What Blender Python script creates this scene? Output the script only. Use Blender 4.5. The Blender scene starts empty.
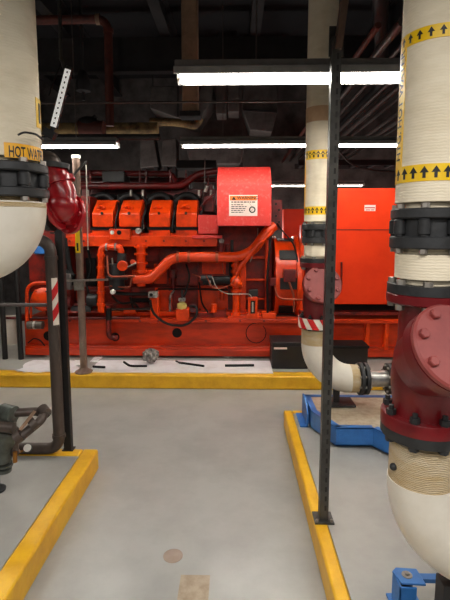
import bpy, bmesh, math, random
from mathutils import Vector, Matrix, Euler
random.seed(7)
R = math.radians
PI = math.pi
scene = bpy.context.scene
col = scene.collection

# ------------------------------------------------------------------ camera
CAM = Vector((0, 0, 1.6)); F = 450.0
EUL = Euler((R(90 - 6.72), 0, R(1.27)))
ROT = EUL.to_matrix()
def ray(px, py): return ROT @ Vector(((px - 225) / F, (282 - py) / F, -1))
def at(px, py, Y):
    d = ray(px, py); return CAM + d * (Y / d.y)
def on(px, py, z):
    d = ray(px, py); return CAM + d * ((z - CAM.z) / d.z)
def zat(py, Y, px=225): return at(px, py, Y).z

cam = bpy.data.cameras.new('camera'); cam.sensor_width = 36; cam.lens = 27; cam.shift_y = -18 / 600; cam.clip_start = .05
co = bpy.data.objects.new('camera', cam); col.objects.link(co)
co.location = CAM; co.rotation_euler = EUL; scene.camera = co

# ------------------------------------------------------------------ materials
def lin(c):
    return tuple(((v / 255) / 12.92 if v / 255 <= .04045 else (((v / 255) + .055) / 1.055) ** 2.4) for v in c) + (1,)
def mat(name, c, rough=.5, metal=0, c2=None, scale=6, amt=.5, bump=0, bscale=40, stretch=(1, 1, 1), spec=.5, detail=5, lo=.4, hi=.65, coat=0):
    m = bpy.data.materials.new(name); m.use_nodes = True
    n = m.node_tree.nodes; l = m.node_tree.links
    b = n['Principled BSDF']
    b.inputs['Roughness'].default_value = rough; b.inputs['Metallic'].default_value = metal
    b.inputs['Specular IOR Level'].default_value = spec
    b.inputs['Coat Weight'].default_value = coat
    tc = n.new('ShaderNodeTexCoord'); mp = n.new('ShaderNodeMapping'); mp.inputs['Scale'].default_value = stretch
    l.new(tc.outputs['Object'], mp.inputs['Vector'])
    if c2 is None: c2 = tuple(v * .78 for v in c)
    t = n.new('ShaderNodeTexNoise'); t.inputs['Scale'].default_value = scale; t.inputs['Detail'].default_value = detail
    t.inputs['Roughness'].default_value = .65
    l.new(mp.outputs[0], t.inputs['Vector'])
    mr = n.new('ShaderNodeMapRange'); mr.inputs[1].default_value = lo; mr.inputs[2].default_value = hi; mr.inputs[4].default_value = amt
    l.new(t.outputs['Fac'], mr.inputs[0])
    mx = n.new('ShaderNodeMix'); mx.data_type = 'RGBA'
    mx.inputs[6].default_value = lin(c); mx.inputs[7].default_value = lin(c2)
    l.new(mr.outputs[0], mx.inputs[0]); l.new(mx.outputs[2], b.inputs['Base Color'])
    if bump:
        t2 = n.new('ShaderNodeTexNoise'); t2.inputs['Scale'].default_value = bscale; t2.inputs['Detail'].default_value = 4
        l.new(mp.outputs[0], t2.inputs['Vector'])
        bp = n.new('ShaderNodeBump'); bp.inputs['Strength'].default_value = bump; bp.inputs['Distance'].default_value = .01
        l.new(t2.outputs['Fac'], bp.inputs['Height']); l.new(bp.outputs[0], b.inputs['Normal'])
    return m
def emit(name, c, s):
    m = bpy.data.materials.new(name); m.use_nodes = True
    b = m.node_tree.nodes['Principled BSDF']
    b.inputs['Base Color'].default_value = (.8, .8, .8, 1)
    b.inputs['Emission Color'].default_value = lin(c); b.inputs['Emission Strength'].default_value = s
    return m

M = {}
M['floor'] = mat('floor paint', (168, 168, 164), .28, c2=(150, 149, 145), scale=2.2, amt=.75, bump=.06, bscale=30)
M['pad'] = mat('pad paint', (164, 162, 156), .38, c2=(144, 141, 136), scale=2.5, amt=.7, bump=.05, bscale=30)
M['yellow'] = mat('yellow paint', (238, 184, 34), .42, c2=(216, 154, 18), scale=9, amt=.7, bump=.18, bscale=45)
M['tape'] = mat('yellow tape', (240, 196, 8), .35, c2=(228, 178, 5), scale=20)
M['labelyellow'] = mat('orange yellow label', (242, 176, 12), .4, c2=(236, 166, 10), scale=20)
M['ink'] = mat('black ink', (24, 22, 20), .5)
M['orange'] = mat('orange red engine paint', (230, 66, 10), .3, c2=(120, 24, 6), scale=5, amt=.75, bump=.08, bscale=25, lo=.46, hi=.74, spec=.45)
M['skid'] = mat('grimy shaded orange skid paint', (216, 58, 10), .34, c2=(128, 27, 7), scale=4, amt=.7, bump=.08, bscale=25, stretch=(.4, 1, 1.6))  # skid grime, plus its weaker light painted in as darker orange
M['orange2'] = mat('sooty orange engine paint', (142, 26, 8), .45, c2=(44, 10, 7), scale=7, amt=.9, bump=.15, bscale=20, lo=.38, hi=.65)  # engine grime, with the interior shade darkened into the colour
M['shadegrime'] = mat('shaded grimy black red', (52, 12, 10), .6, c2=(20, 10, 9), scale=8)  # grime on the head deck, painted shade along the sill
M['redpipe'] = mat('dull red pipe paint', (104, 14, 12), .42, c2=(44, 9, 9), scale=8, amt=.8)
M['enclosure'] = mat('bright orange red sheet metal', (236, 58, 10), .5, c2=(220, 46, 8), scale=3, amt=.6, spec=.25)
M['pinkred'] = mat('faded red sheet metal', (214, 56, 50), .5, c2=(222, 118, 108), scale=26, amt=.75, lo=.52, hi=.75, detail=8)
M['valve'] = mat('dark red valve paint', (114, 16, 22), .36, c2=(80, 13, 18), scale=8, amt=.7, bump=.06, bscale=60, coat=.15)
M['valvered'] = mat('bright red valve paint', (172, 14, 26), .3, c2=(120, 10, 20), scale=8, amt=.6, coat=.3)
M['cover'] = mat('faded red valve cover paint', (142, 62, 58), .5, c2=(116, 42, 43), scale=9, amt=.7)
M['iron'] = mat('dark cast iron', (52, 53, 55), .5, metal=.3, c2=(34, 33, 33), scale=14, amt=.7, bump=.1, bscale=60)
M['black'] = mat('black paint', (24, 23, 24), .5, c2=(38, 34, 32), scale=10)
M['rubber'] = mat('black rubber', (11, 11, 12), .55, spec=.3)
M['blacksteel'] = mat('black steel pipe', (90, 78, 71), .42, metal=.3, c2=(58, 49, 45), scale=9, amt=.8, stretch=(1, 1, .3))
M['strut'] = mat('grey steel strut', (86, 86, 84), .42, metal=.6, c2=(58, 56, 55), scale=10, amt=.7)
M['steel'] = mat('bare steel', (176, 172, 168), .35, metal=.85, c2=(128, 122, 116), scale=14)
M['pole'] = mat('worn steel pole', (150, 128, 116), .45, metal=.5, c2=(98, 74, 62), scale=6, amt=.9, stretch=(1, 1, .35))
M['bolt'] = mat('zinc bolt', (158, 152, 144), .45, metal=.6, c2=(96, 84, 74), scale=30)
M['white'] = mat('white pvc jacket', (226, 219, 206), .42, c2=(206, 197, 180), scale=5, amt=.6, bump=.05, bscale=15)
M['fixture'] = mat('grey enamelled fixture', (128, 126, 124), .5, c2=(92, 88, 84), scale=9)
M['reflector'] = mat('white enamel', (238, 238, 234), .4, c2=(225, 224, 218), scale=5)
M['tube'] = emit('lit fluorescent tube', (255, 250, 240), 20)
M['stripglow'] = emit('white strip with added glow', (250, 246, 238), .3)  # weak glow added to brighten the hanging strip
M['blue'] = mat('blue paint', (52, 118, 192), .42, c2=(40, 92, 160), scale=9, amt=.7)
M['paper'] = mat('white absorbent cloth', (240, 235, 238), .9, c2=(206, 192, 190), scale=5, amt=.6, lo=.5, hi=.75, bump=.25, bscale=18)
M['foil'] = mat('crumpled grey cloth', (182, 176, 170), .55, metal=.3, c2=(70, 64, 60), scale=22, amt=.9)
M['brown'] = mat('rusty brown pipe', (96, 46, 36), .6, c2=(62, 32, 28), scale=7, amt=.8)
M['tan'] = mat('tan pipe covering', (166, 134, 108), .7, c2=(104, 82, 66), scale=5, amt=.7)
M['duct'] = mat('grimy grey duct', (104, 100, 98), .6, metal=.2, c2=(66, 62, 60), scale=4, amt=.9)
M['dirtyins'] = mat('grimy yellowed pipe covering', (150, 126, 82), .8, c2=(60, 48, 36), scale=7, amt=.9)
M['wall'] = mat('grimy wall', (96, 92, 90), .85, c2=(44, 40, 40), scale=1.6, amt=.9, bump=.2, bscale=6, detail=8)
M['ceiling'] = mat('dark ceiling', (32, 32, 36), .9, c2=(20, 20, 24), scale=2)
M['darksteel'] = mat('dark ceiling steel', (52, 50, 52), .6, metal=.2, c2=(34, 30, 30), scale=5)
M['conduit'] = mat('dull conduit', (104, 96, 94), .45, metal=.5, c2=(72, 58, 54), scale=6)
M['greenvalve'] = mat('grey green valve casting', (92, 98, 92), .5, metal=.25, c2=(62, 60, 54), scale=14, amt=.9)
M['brass'] = mat('brass', (160, 110, 50), .4, metal=.7)
M['dial'] = mat('white dial face', (232, 230, 222), .4, c2=(220, 218, 210))
M['labelwhite'] = mat('white label', (236, 214, 206), .5, c2=(230, 205, 196))
M['labelorange'] = mat('orange label band', (232, 120, 40), .5, c2=(225, 110, 36))
M['tapewhite'] = mat('white tape', (230, 224, 210), .5)
M['tapered'] = mat('red tape', (200, 22, 26), .45)
M['copper'] = mat('copper tubing', (170, 84, 60), .4, metal=.6)
M['wirewhite'] = mat('pale cable', (190, 184, 172), .5)
M['glass'] = mat('amber bowl', (206, 190, 110), .2, c2=(190, 160, 80))
M['stainpatch'] = mat('stained canvas', (206, 172, 136), .75, c2=(176, 138, 104), scale=12)
M['stain'] = mat('beige floor patch', (176, 160, 138), .55, c2=(150, 132, 110), scale=22, amt=.8)
M['cleanout'] = mat('brownish round plate', (160, 142, 128), .5, c2=(140, 122, 108), scale=14)

def canvas(name, c, c2, wave=110, bump=.35):
    m = mat(name, c, .75, c2=c2, scale=7, amt=.6, stretch=(1, 1, 3))
    n = m.node_tree.nodes; l = m.node_tree.links; b = n['Principled BSDF']
    tc = n.new('ShaderNodeTexCoord'); w = n.new('ShaderNodeTexWave'); w.wave_type = 'BANDS'; w.bands_direction = 'Z'
    w.inputs['Scale'].default_value = wave / 3; w.inputs['Distortion'].default_value = 3.5; w.inputs['Detail'].default_value = 3
    w.inputs['Detail Scale'].default_value = 2
    l.new(tc.outputs['Object'], w.inputs['Vector'])
    bp = n.new('ShaderNodeBump'); bp.inputs['Strength'].default_value = bump; bp.inputs['Distance'].default_value = .004
    l.new(w.outputs['Fac'], bp.inputs['Height']); l.new(bp.outputs[0], b.inputs['Normal'])
    return m
M['canvas'] = canvas('cream canvas jacket', (232, 220, 196), (214, 200, 172), bump=.2)
M['rawcanvas'] = canvas('bare woven canvas wrap', (196, 168, 122), (216, 204, 180), wave=160, bump=.8)

# ------------------------------------------------------------------ mesh builder
def perp(a):
    a = a.normalized(); h = Vector((0, 0, 1)) if abs(a.z) < .9 else Vector((1, 0, 0))
    u = a.cross(h).normalized(); return u, a.cross(u).normalized()
def fillet(pts, rad, n=6):
    pts = [Vector(p) for p in pts]; out = [pts[0]]
    for i in range(1, len(pts) - 1):
        a, b, c = pts[i - 1], pts[i], pts[i + 1]
        r = min(rad, (a - b).length * .49, (c - b).length * .49)
        p = b + (a - b).normalized() * r; q = b + (c - b).normalized() * r
        for k in range(n + 1):
            t = k / n; out.append(p * (1 - t) ** 2 + b * 2 * t * (1 - t) + q * t * t)
    out.append(pts[-1]); return out
class MB:
    def __init__(s): s.bm = bmesh.new()
    def faces(s, vs, fs):
        v = [s.bm.verts.new(p) for p in vs]
        for f in fs:
            try: s.bm.faces.new([v[i] for i in f])
            except ValueError: pass
        return s
    def box(s, a, b):
        x0, x1 = sorted((a[0], b[0])); y0, y1 = sorted((a[1], b[1])); z0, z1 = sorted((a[2], b[2]))
        return s.faces([(x0, y0, z0), (x1, y0, z0), (x1, y1, z0), (x0, y1, z0), (x0, y0, z1), (x1, y0, z1), (x1, y1, z1), (x0, y1, z1)],
                       [(3, 2, 1, 0), (4, 5, 6, 7), (0, 1, 5, 4), (1, 2, 6, 5), (2, 3, 7, 6), (3, 0, 4, 7)])
    def pb(s, x0, y0, x1, y1, Y, d):
        a = at(x0, (y0 + y1) / 2, Y); b = at(x1, (y0 + y1) / 2, Y); xm = (x0 + x1) / 2
        return s.box((a.x, Y, zat(y1, Y, xm)), (b.x, Y + d, zat(y0, Y, xm)))
    def obox(s, c, size, rot):
        c = Vector(c); h = Vector(size) / 2; vs = []
        for z in (-1, 1):
            for x, y in ((-1, -1), (1, -1), (1, 1), (-1, 1)):
                vs.append(c + rot @ Vector((x * h.x, y * h.y, z * h.z)))
        return s.faces(vs, [(3, 2, 1, 0), (4, 5, 6, 7), (0, 1, 5, 4), (1, 2, 6, 5), (2, 3, 7, 6), (3, 0, 4, 7)])
    def bar(s, p, q, w, h):     # rectangular bar from p to q
        p = Vector(p); q = Vector(q); a = (q - p).normalized(); u, v = perp(a)
        rot = Matrix((u, v, a)).transposed()
        return s.obox((p + q) / 2, (w, h, (q - p).length), rot)
    def lathe(s, prof, o, axis, seg=24, cap=True):
        o = Vector(o); axis = Vector(axis).normalized(); u, v = perp(axis); rings = []
        for r, h in prof:
            rings.append([s.bm.verts.new(o + axis * h + (u * math.cos(2 * PI * k / seg) + v * math.sin(2 * PI * k / seg)) * r) for k in range(seg)])
        for a, b in zip(rings, rings[1:]):
            for k in range(seg): s.bm.faces.new((a[k], a[(k + 1) % seg], b[(k + 1) % seg], b[k]))
        if cap:
            s.bm.faces.new(rings[0][::-1]); s.bm.faces.new(rings[-1])
        return s
    def cyl(s, p, q, r, r2=None, seg=20):
        p = Vector(p); q = Vector(q)
        return s.lathe([(r, 0), (r if r2 is None else r2, (q - p).length)], p, q - p, seg)
    def ring(s, o, axis, ri, ro, h, seg=28):
        return s.lathe([(ri, 0), (ro, 0), (ro, h), (ri, h), (ri, 0)], o, axis, seg, cap=False)
    def tube(s, pts, r, seg=12, rs=None):
        pts = [Vector(p) for p in pts]; n = len(pts)
        t = [(pts[min(i + 1, n - 1)] - pts[max(i - 1, 0)]).normalized() for i in range(n)]
        u, _ = perp(t[0]); rings = []
        for i in range(n):
            u = (u - t[i] * u.dot(t[i])).normalized(); v = t[i].cross(u); rr = r if rs is None else rs[i]
            rings.append([s.bm.verts.new(pts[i] + (u * math.cos(2 * PI * k / seg) + v * math.sin(2 * PI * k / seg)) * rr) for k in range(seg)])
        for a, b in zip(rings, rings[1:]):
            for k in range(seg): s.bm.faces.new((a[k], a[(k + 1) % seg], b[(k + 1) % seg], b[k]))
        s.bm.faces.new(rings[0][::-1]); s.bm.faces.new(rings[-1]); return s
    def prism(s, poly, vec):
        poly = [Vector(p) for p in poly]; vec = Vector(vec); n = len(poly)
        return s.faces(poly + [p + vec for p in poly], [tuple(range(n))[::-1], tuple(range(n, 2 * n))] + [(i, (i + 1) % n, n + (i + 1) % n, n + i) for i in range(n)])
    def ball(s, c, r, sc=(1, 1, 1), seg=16):
        m = Matrix.Translation(Vector(c)) @ Matrix.Diagonal((sc[0], sc[1], sc[2], 1))
        bmesh.ops.create_uvsphere(s.bm, u_segments=seg, v_segments=max(6, seg // 2), radius=r, matrix=m); return s
    def hexa(s, p, axis, r, h): return s.lathe([(r, 0), (r, h * .85), (r * .82, h)], p, axis, 6)
    def through(s, o, axis, h0, h1, r, a, b, tip=0):
        pr = [(r, h0 - b), (r, h0), (r * .6, h0), (r * .6, h1), (r, h1), (r, h1 + a)]
        if tip: pr += [(r * .55, h1 + a), (r * .55, h1 + a + tip)]
        return s.lathe(pr, o, axis, 6)
    def patch(s, c, r, z0, z1, f0, f1, n=None, shear=0, th=.0012):   # shell wrapped round a vertical pipe, angles from the viewer's side
        n = n or max(2, int(abs(f1 - f0) / R(6))); rings = []
        for k in range(n + 1):
            f = f0 + (f1 - f0) * k / n; row = []
            for z, sh in ((z0, 0), (z1, shear)):
                for rr in (r, r + th):
                    row.append(s.bm.verts.new((c[0] + rr * math.sin(f + sh), c[1] - rr * math.cos(f + sh), z)))
            rings.append(row)     # in0,out0,in1,out1
        for a, b in zip(rings, rings[1:]):
            for i, j in ((0, 1), (1, 3), (3, 2), (2, 0)): s.bm.faces.new((a[i], b[i], b[j], a[j]))
        for q in (rings[0], rings[-1]): s.bm.faces.new((q[0], q[1], q[3], q[2]))
        return s
    def text(s, body, size, fn, th=0):
        cu = bpy.data.curves.new('t', 'FONT'); cu.body = body; cu.size = size; cu.offset = size * .018; cu.resolution_u = 3
        ob = bpy.data.objects.new('t', cu); col.objects.link(ob)
        dg = bpy.context.evaluated_depsgraph_get(); me = bpy.data.meshes.new_from_object(ob.evaluated_get(dg))
        s.faces([fn(v.co.x, v.co.y) for v in me.vertices], [tuple(p.vertices) for p in me.polygons])
        bpy.data.objects.remove(ob); bpy.data.curves.remove(cu); bpy.data.meshes.remove(me); return s
    def build(s, name, m, parent=None, label=None, bev=0, recalc=True):
        if recalc: bmesh.ops.recalc_face_normals(s.bm, faces=s.bm.faces[:])
        off = Vector((0, 0, 0)); p = parent
        while p is not None: off += p.location; p = p.parent
        if parent is not None: bmesh.ops.translate(s.bm, verts=s.bm.verts[:], vec=-off)
        me = bpy.data.meshes.new(name); s.bm.to_mesh(me); s.bm.free()
        me.polygons.foreach_set('use_smooth', [True] * len(me.polygons)); me.set_sharp_from_angle(angle=R(38))
        me.materials.append(M[m] if isinstance(m, str) else m)
        o = bpy.data.objects.new(name, me); col.objects.link(o); o.parent = parent
        if label: o['label'] = label
        if bev:
            b = o.modifiers.new('edge', 'BEVEL'); b.width = bev; b.segments = 2; b.limit_method = 'ANGLE'; b.angle_limit = R(40)
        return o
def tag(o, label, cat, group=None):
    # single-mesh thing: origin moved to its own base
    if o.type == 'MESH' and o.parent is None:
        vs = o.data.vertices
        c = Vector((sum(v.co.x for v in vs) / len(vs), sum(v.co.y for v in vs) / len(vs), min(v.co.z for v in vs)))
        o.data.transform(Matrix.Translation(-c)); o.location = c
    o['label'] = label; o['category'] = cat
    if group: o['group'] = group
    return o
def thing(name, label, cat, loc, group=None):
    o = bpy.data.objects.new(name, None); o.empty_display_size = .1; col.objects.link(o); o.location = loc
    o['label'] = label; o['category'] = cat
    if group: o['group'] = group
    return o
def struct(o): o['kind'] = 'structure'; return o
def flat_text(o, ux, uy, n=.0006):     # text laid on a plane: origin o, unit vectors
    nn = ux.cross(uy)
    return lambda x, y: o + ux * x + uy * y + nn * n

PAD = .14
# ================================================================== setting
X0, X1, Y0, Y1, H = -5.2, 5.2, -3.6, 9.4, 4.6
struct(MB().box((X0, Y0, -.1), (X1, Y1, 0)).build('floor', 'floor'))
struct(MB().box((X0, Y0, H), (X1, Y1, H + .1)).build('ceiling', 'ceiling'))
struct(MB().box((X0, Y1, 0), (X1, Y1 + .1, H)).build('wall_back', 'wall'))
struct(MB().box((X0, Y0 - .1, 0), (X1, Y0, H)).build('wall_front', 'wall'))
struct(MB().box((X0 - .1, Y0, 0), (X0, Y1, H)).build('wall_left', 'wall'))
struct(MB().box((X1, Y0, 0), (X1 + .1, Y1, H)).build('wall_right', 'wall'))

def pad(n, x0, x1, y0, y1, edges, w):
    """raised equipment pad: grey top with a yellow painted kerb along the given edges"""
    bx0 = x0 + (w if 'l' in edges else 0); bx1 = x1 - (w if 'r' in edges else 0)
    by0 = y0 + (w if 'f' in edges else 0); by1 = y1 - (w if 'b' in edges else 0)
    struct(MB().box((bx0, by0, .0), (bx1, by1, PAD - .002)).build('trim_%d' % n, 'pad'))
    k = MB()
    if 'l' in edges: k.box((x0, y0, 0), (bx0, y1, PAD))
    if 'r' in edges: k.box((bx1, y0, 0), (x1, y1, PAD))
    if 'f' in edges: k.box((bx0, y0, 0), (bx1, by0, PAD))
    if 'b' in edges: k.box((bx0, by1, 0), (bx1, y1, PAD))
    struct(k.build('trim_%d' % (n + 1), 'yellow', bev=.012))
pad(1, -4.2, -.91, -1.5, 2.84, 'rb', .10)
pad(3, .40, 4.2, -1.5, 3.52, 'lb', .066)
pad(5, -4.9, 5.0, 4.36, 8.2, 'f', .15)
p = on(173, 556, 0)
tag(MB().lathe([(.001, 0), (.048, 0), (.048, .002), (.04, .004), (.001, .004)], p, (0, 0, 1), 28).build('cleanout_cover', 'cleanout'), 'small round brownish cleanout cover set in the grey floor', 'cover')
a = on(181, 575, 0); b = on(210, 577, 0)
struct(MB().box((a.x, 1.45, .0), (b.x, a.y, .0015)).build('trim_7', 'stain'))

# ================================================================== lights
def fixture(xl, Y, z, label, length=2.44, lit=True):
    xr = xl + length; t = thing('fluorescent_light', label, 'light fixture', ((xl + xr) / 2, Y, z), 'hanging fluorescent strip lights')
    # channel and winged reflector, one sheet each
    MB().box((xl, Y - .05, z + .036), (xr, Y + .05, z + .078)).build('housing', 'fixture', t, bev=.004)
    pr = [(-.09, 0), (-.05, .034), (.05, .034), (.09, 0), (.088, 0), (.086, -.004), (.084, 0), (.047, .03), (-.047, .03), (-.084, 0), (-.086, -.004), (-.088, 0)]
    MB().prism([(xl, Y + a, z + b + .002) for a, b in pr], (xr - xl, 0, 0)).build('reflector', 'reflector', t)
    out = [(-.094, 0), (-.094, .03), (-.051, .046), (-.051, .042), (-.091, .028), (-.091, 0)]
    MB().prism([(xl, Y + a, z + b + .002) for a, b in out], (xr - xl, 0, 0)).build('skirt', 'fixture', t)
    MB().prism([(xl, Y - a, z + b + .002) for a, b in out], (xr - xl, 0, 0)).build('skirt', 'fixture', t)
    for s in (-.042, .042):
        tb = MB().cyl((xl + .03, Y + s, z + .01), (xr - .03, Y + s, z + .01), .016, seg=12).build('tube', 'tube', t)
        for x in (xl + .012, xr - .03):
            MB().box((x, Y + s - .014, z - .012), (x + .016, Y + s + .014, z + .03)).build('lamp_holder', 'reflector', t)
    for x in (xl + .4, xr - .4):
        MB().cyl((x, Y, z + .078), (x, Y, H - .001), .004, seg=6).build('hanger_rod', 'conduit', t)
    return t
ZL = 2.36
fixture(at(176, 78, 2.35).x, 2.35, zat(79, 2.35), 'nearest and largest lit fluorescent strip light, in front of the tan riser')
fixture(at(181, 146, 4.4).x, 4.4, zat(146, 4.4), 'lit fluorescent strip light above the warning box, passing behind the far white pipe')
fixture(at(118, 146, 4.4).x - 2.44, 4.4, zat(146, 4.4), 'lit fluorescent strip light at left, starting beside the hot water pipe')
fixture(at(363, 186, 7.8).x - 2.44, 7.8, zat(186, 7.8), 'small distant lit fluorescent strip light behind the orange generator enclosure')
def lamp(x, y, z, power, l=2.4):
    d = bpy.data.lights.new('ceiling_lamp', 'AREA'); d.shape = 'RECTANGLE'; d.size = l; d.size_y = .2; d.energy = power; d.color = (1, .97, .92)
    o = bpy.data.objects.new('ceiling_lamp', d); col.objects.link(o); o.location = (x, y, z); return o
def fill_light(x, y, z, power):   # unseen point lights added to brighten ducts, wall and overhead
    d = bpy.data.lights.new('added_fill', 'POINT'); d.energy = power; d.shadow_soft_size = .15; d.color = (1, .95, .88)
    o = bpy.data.objects.new('added_fill', d); col.objects.link(o); o.location = (x, y, z)
fill_light(-1.9, 6.75, 1.5, 18); fill_light(.2, 6.75, 1.5, 18); fill_light(-3.6, 3.2, 2.6, 12); fill_light(2.6, 6.6, 1.5, 22)
lamp(.3, .1, 2.45, 30); lamp(-.3, -1.9, 2.45, 32); lamp(3.2, .6, 2.45, 24); lamp(-3.0, .6, 2.45, 24)

# ================================================================== pipework helpers
def flange(name, parent, c, z0, z1, r, m, bolts=0, bm_='bolt', ph=0., both=True, rb=.011, label=None, bl=.02):
    f = MB().lathe([(r * .3, z0), (r - .004, z0), (r, z0 + .004), (r, z1 - .004), (r - .004, z1), (r * .3, z1)], (c[0], c[1], 0), (0, 0, 1), 40).build(name, m, parent, label=label)
    for k in range(bolts):
        an = ph + 2 * PI * k / bolts; x = c[0] + (r - rb * 2.0) * math.sin(an); y = c[1] - (r - rb * 2.0) * math.cos(an)
        b = MB().through((x, y, 0), (0, 0, 1), z0, z1, rb, bl, bl)
        b.build('bolt', bm_, f)
    return f
def arrows(mb, c, r, z0, z1, n):
    h = z1 - z0; w = h * .26
    for k in range(n):
        f = 2 * PI * k / n
        pts = [(-.35, .18), (.35, .18), (.35, .5), (1, .5), (0, .88), (-1, .5), (-.35, .5)]
        mb.faces([(c[0] + r * math.sin(f + u * w / r), c[1] - r * math.cos(f + u * w / r), z0 + v * h) for u, v in pts], [(0, 1, 2, 6), (5, 6, 2, 3), (5, 3, 4)])
def band(parent, c, r, z0, z1, n=20):
    b = MB().patch(c, r + .0005, z0, z1, 0, 2 * PI, 60).build('arrow_band', 'tape', parent)
    mb = MB(); arrows(mb, c, r + .0024, z0, z1, n); mb.build('arrow_marks', 'ink', b, recalc=False)
    return b

def wafer_valve(c, r, zs, label, group=None, hand=True, bolts=8, ph=.3):
    z0, z1, z2, z3 = zs     # bottom flange z0-z1, top flange z2-z3
    t = thing('butterfly_valve', label, 'valve', (c[0], c[1], z0))
    rf = r * 1.16
    for a, b in ((z0, z1), (z2, z3)):
        f = MB().lathe([(r * .5, a), (rf - .004, a), (rf, a + .004), (rf, b - .004), (rf - .004, b), (r * .5, b)], (c[0], c[1], 0), (0, 0, 1), 44).build('flange', 'iron', t)
    MB().lathe([(r * .5, z1), (r * .95, z1), (r * .95, z2), (r * .5, z2)], (c[0], c[1], 0), (0, 0, 1), 36).build('valve_body', 'iron', t)
    for k in range(bolts):
        an = ph + 2 * PI * k / bolts; x = c[0] + (rf - r * .13) * math.sin(an); y = c[1] - (rf - r * .13) * math.cos(an)
        MB().lathe([(r * .13, z1), (r * .13, z1 + (z2 - z1) * .12), (r * .18, z1 + (z2 - z1) * .14), (r * .18, z2 - (z2 - z1) * .12), (r * .13, z2)], (x, y, 0), (0, 0, 1), 14).build('lug', 'iron', t)
        MB().through((x, y, 0), (0, 0, 1), z0, z3, r * .12, .014, .014).build('bolt', 'bolt', t)
    return t

def elbow(c, zt, r, Rb, dx, name, label, m='white', n=18, sag=None):
    """vertical pipe from zt turning 90 degrees towards dx (+1 right, -1 left); returns its far end"""
    pts = []
    for k in range(n + 1):
        th = PI / 2 * k / n; pts.append((c[0] + dx * Rb * (1 - math.cos(th)), c[1], zt - Rb * math.sin(th)))
    return pts

def check_valve(c, r, z, rc, cov, tilt, label, taped=False, yawc=0):
    """z: gasket top, gasket bottom, red ring bottom, lower flange top, red bottom, dark bottom; cov = cover centre"""
    zt, zg, zr, zf, zb, zd = z
    t = thing('check_valve', label, 'valve', (c[0], c[1], zd))
    rf = r * 1.22
    MB().lathe([(r * .5, zg), (rf, zg), (rf, zt), (r * .5, zt)], (c[0], c[1], 0), (0, 0, 1), 44).build('mating_flange', 'iron', t, label='dark iron mating flange')
    flange('flange', t, c, zr, zg - .0005, rf * 1.01, 'valve', 0)
    for k in range(8):
        an = .35 + 2 * PI * k / 8; x = c[0] + (rf - r * .16) * math.sin(an); y = c[1] - (rf - r * .16) * math.cos(an)
        MB().through((x, y, 0), (0, 0, 1), zr, zt, r * .14, .014, .018).build('bolt', 'bolt', t)
    zm = cov[2]
    # cast body: neck, bulge, neck
    h = zr - zf
    prof = [(r * .9, zr + .002), (r * .84, zr - .06 * h), (r * .84, zr - .34 * h), (r * .9, zr - .46 * h), (r * .98, zr - .58 * h), (r * 1.0, zr - .7 * h), (r * .96, zr - .82 * h), (r * .9, zr - .93 * h), (r * .95, zf - .002)]
    MB().lathe(prof, (c[0], c[1], 0), (0, 0, 1), 44).build('valve_body', 'valve', t)
    # bonnet towards the aisle with a round bolted cover
    ax = Vector((math.sin(yawc) * math.cos(tilt), -math.cos(yawc) * math.cos(tilt), math.sin(tilt)))
    cov = Vector(cov); th = r * .2
    MB().lathe([(rc * .8, -r * 1.6), (rc * .9, -r * .75), (rc * 1.02, -r * .62), (rc * 1.03, -th * 1.15), (rc * .98, -th * 1.1), (rc * .98, -th)], cov, ax, 44).build('bonnet', 'valve', t)
    cv = MB().lathe([(rc * .5, -th), (rc * 1.0, -th * .98), (rc * 1.03, -th * .9), (rc * 1.03, -.006), (rc * .98, 0), (rc * .1, 0)], cov, ax, 48).build('cover_plate', 'cover', t, label='faded pinkish red round cover plate')
    u, v = perp(ax)
    for k in range(8):
        an = 2 * PI * (k + .5) / 8; p = cov + (u * math.cos(an) + v * math.sin(an)) * rc * .82
        MB().hexa(p - ax * .001, ax, rc * .12, rc * .12).build('bolt', 'cover', cv)
    f = MB().lathe([(r * .5, zb), (rf * 1.03, zb), (rf * 1.03, zf - .003), (rf * 1.02, zf), (r * .5, zf)], (c[0], c[1], 0), (0, 0, 1), 44).build('lower_flange', 'valve', t)
    MB().lathe([(r * .5, zd), (rf * 1.0, zd), (rf * 1.02, zd + .004), (rf * 1.02, zb - .0005), (r * .5, zb - .0005)], (c[0], c[1], 0), (0, 0, 1), 44).build('mating_flange', 'iron', t, label='dark iron lower mating flange')
    for k in range(8):
        an = .2 + 2 * PI * k / 8; x = c[0] + (rf - r * .14) * math.sin(an); y = c[1] - (rf - r * .14) * math.cos(an)
        MB().through((x, y, 0), (0, 0, 1), zd, zf, r * .15, r * .17, .014, r * .13).build('bolt', 'iron', t)
    if taped:
        tp = MB().patch(c, rf * 1.035, zd - .004, zf + .004, 0, 2 * PI, 60).build('striped_tape', 'tapewhite', t, label='red and white striped tape')
        mb = MB()
        for k in range(9):
            for q in range(5):
                f0 = 2 * PI * k / 9 - .35 - .36 * q / 5; za_ = zd - .004 + (zf - zd + .008) * q / 5; zb_ = zd - .004 + (zf - zd + .008) * (q + 1) / 5
                mb.patch(c, rf * 1.035 + .0016, za_, zb_, f0, f0 + .36, 6, shear=-.36 / 5)
        mb.build('red_stripes', 'tapered', tp)
    return t

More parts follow.
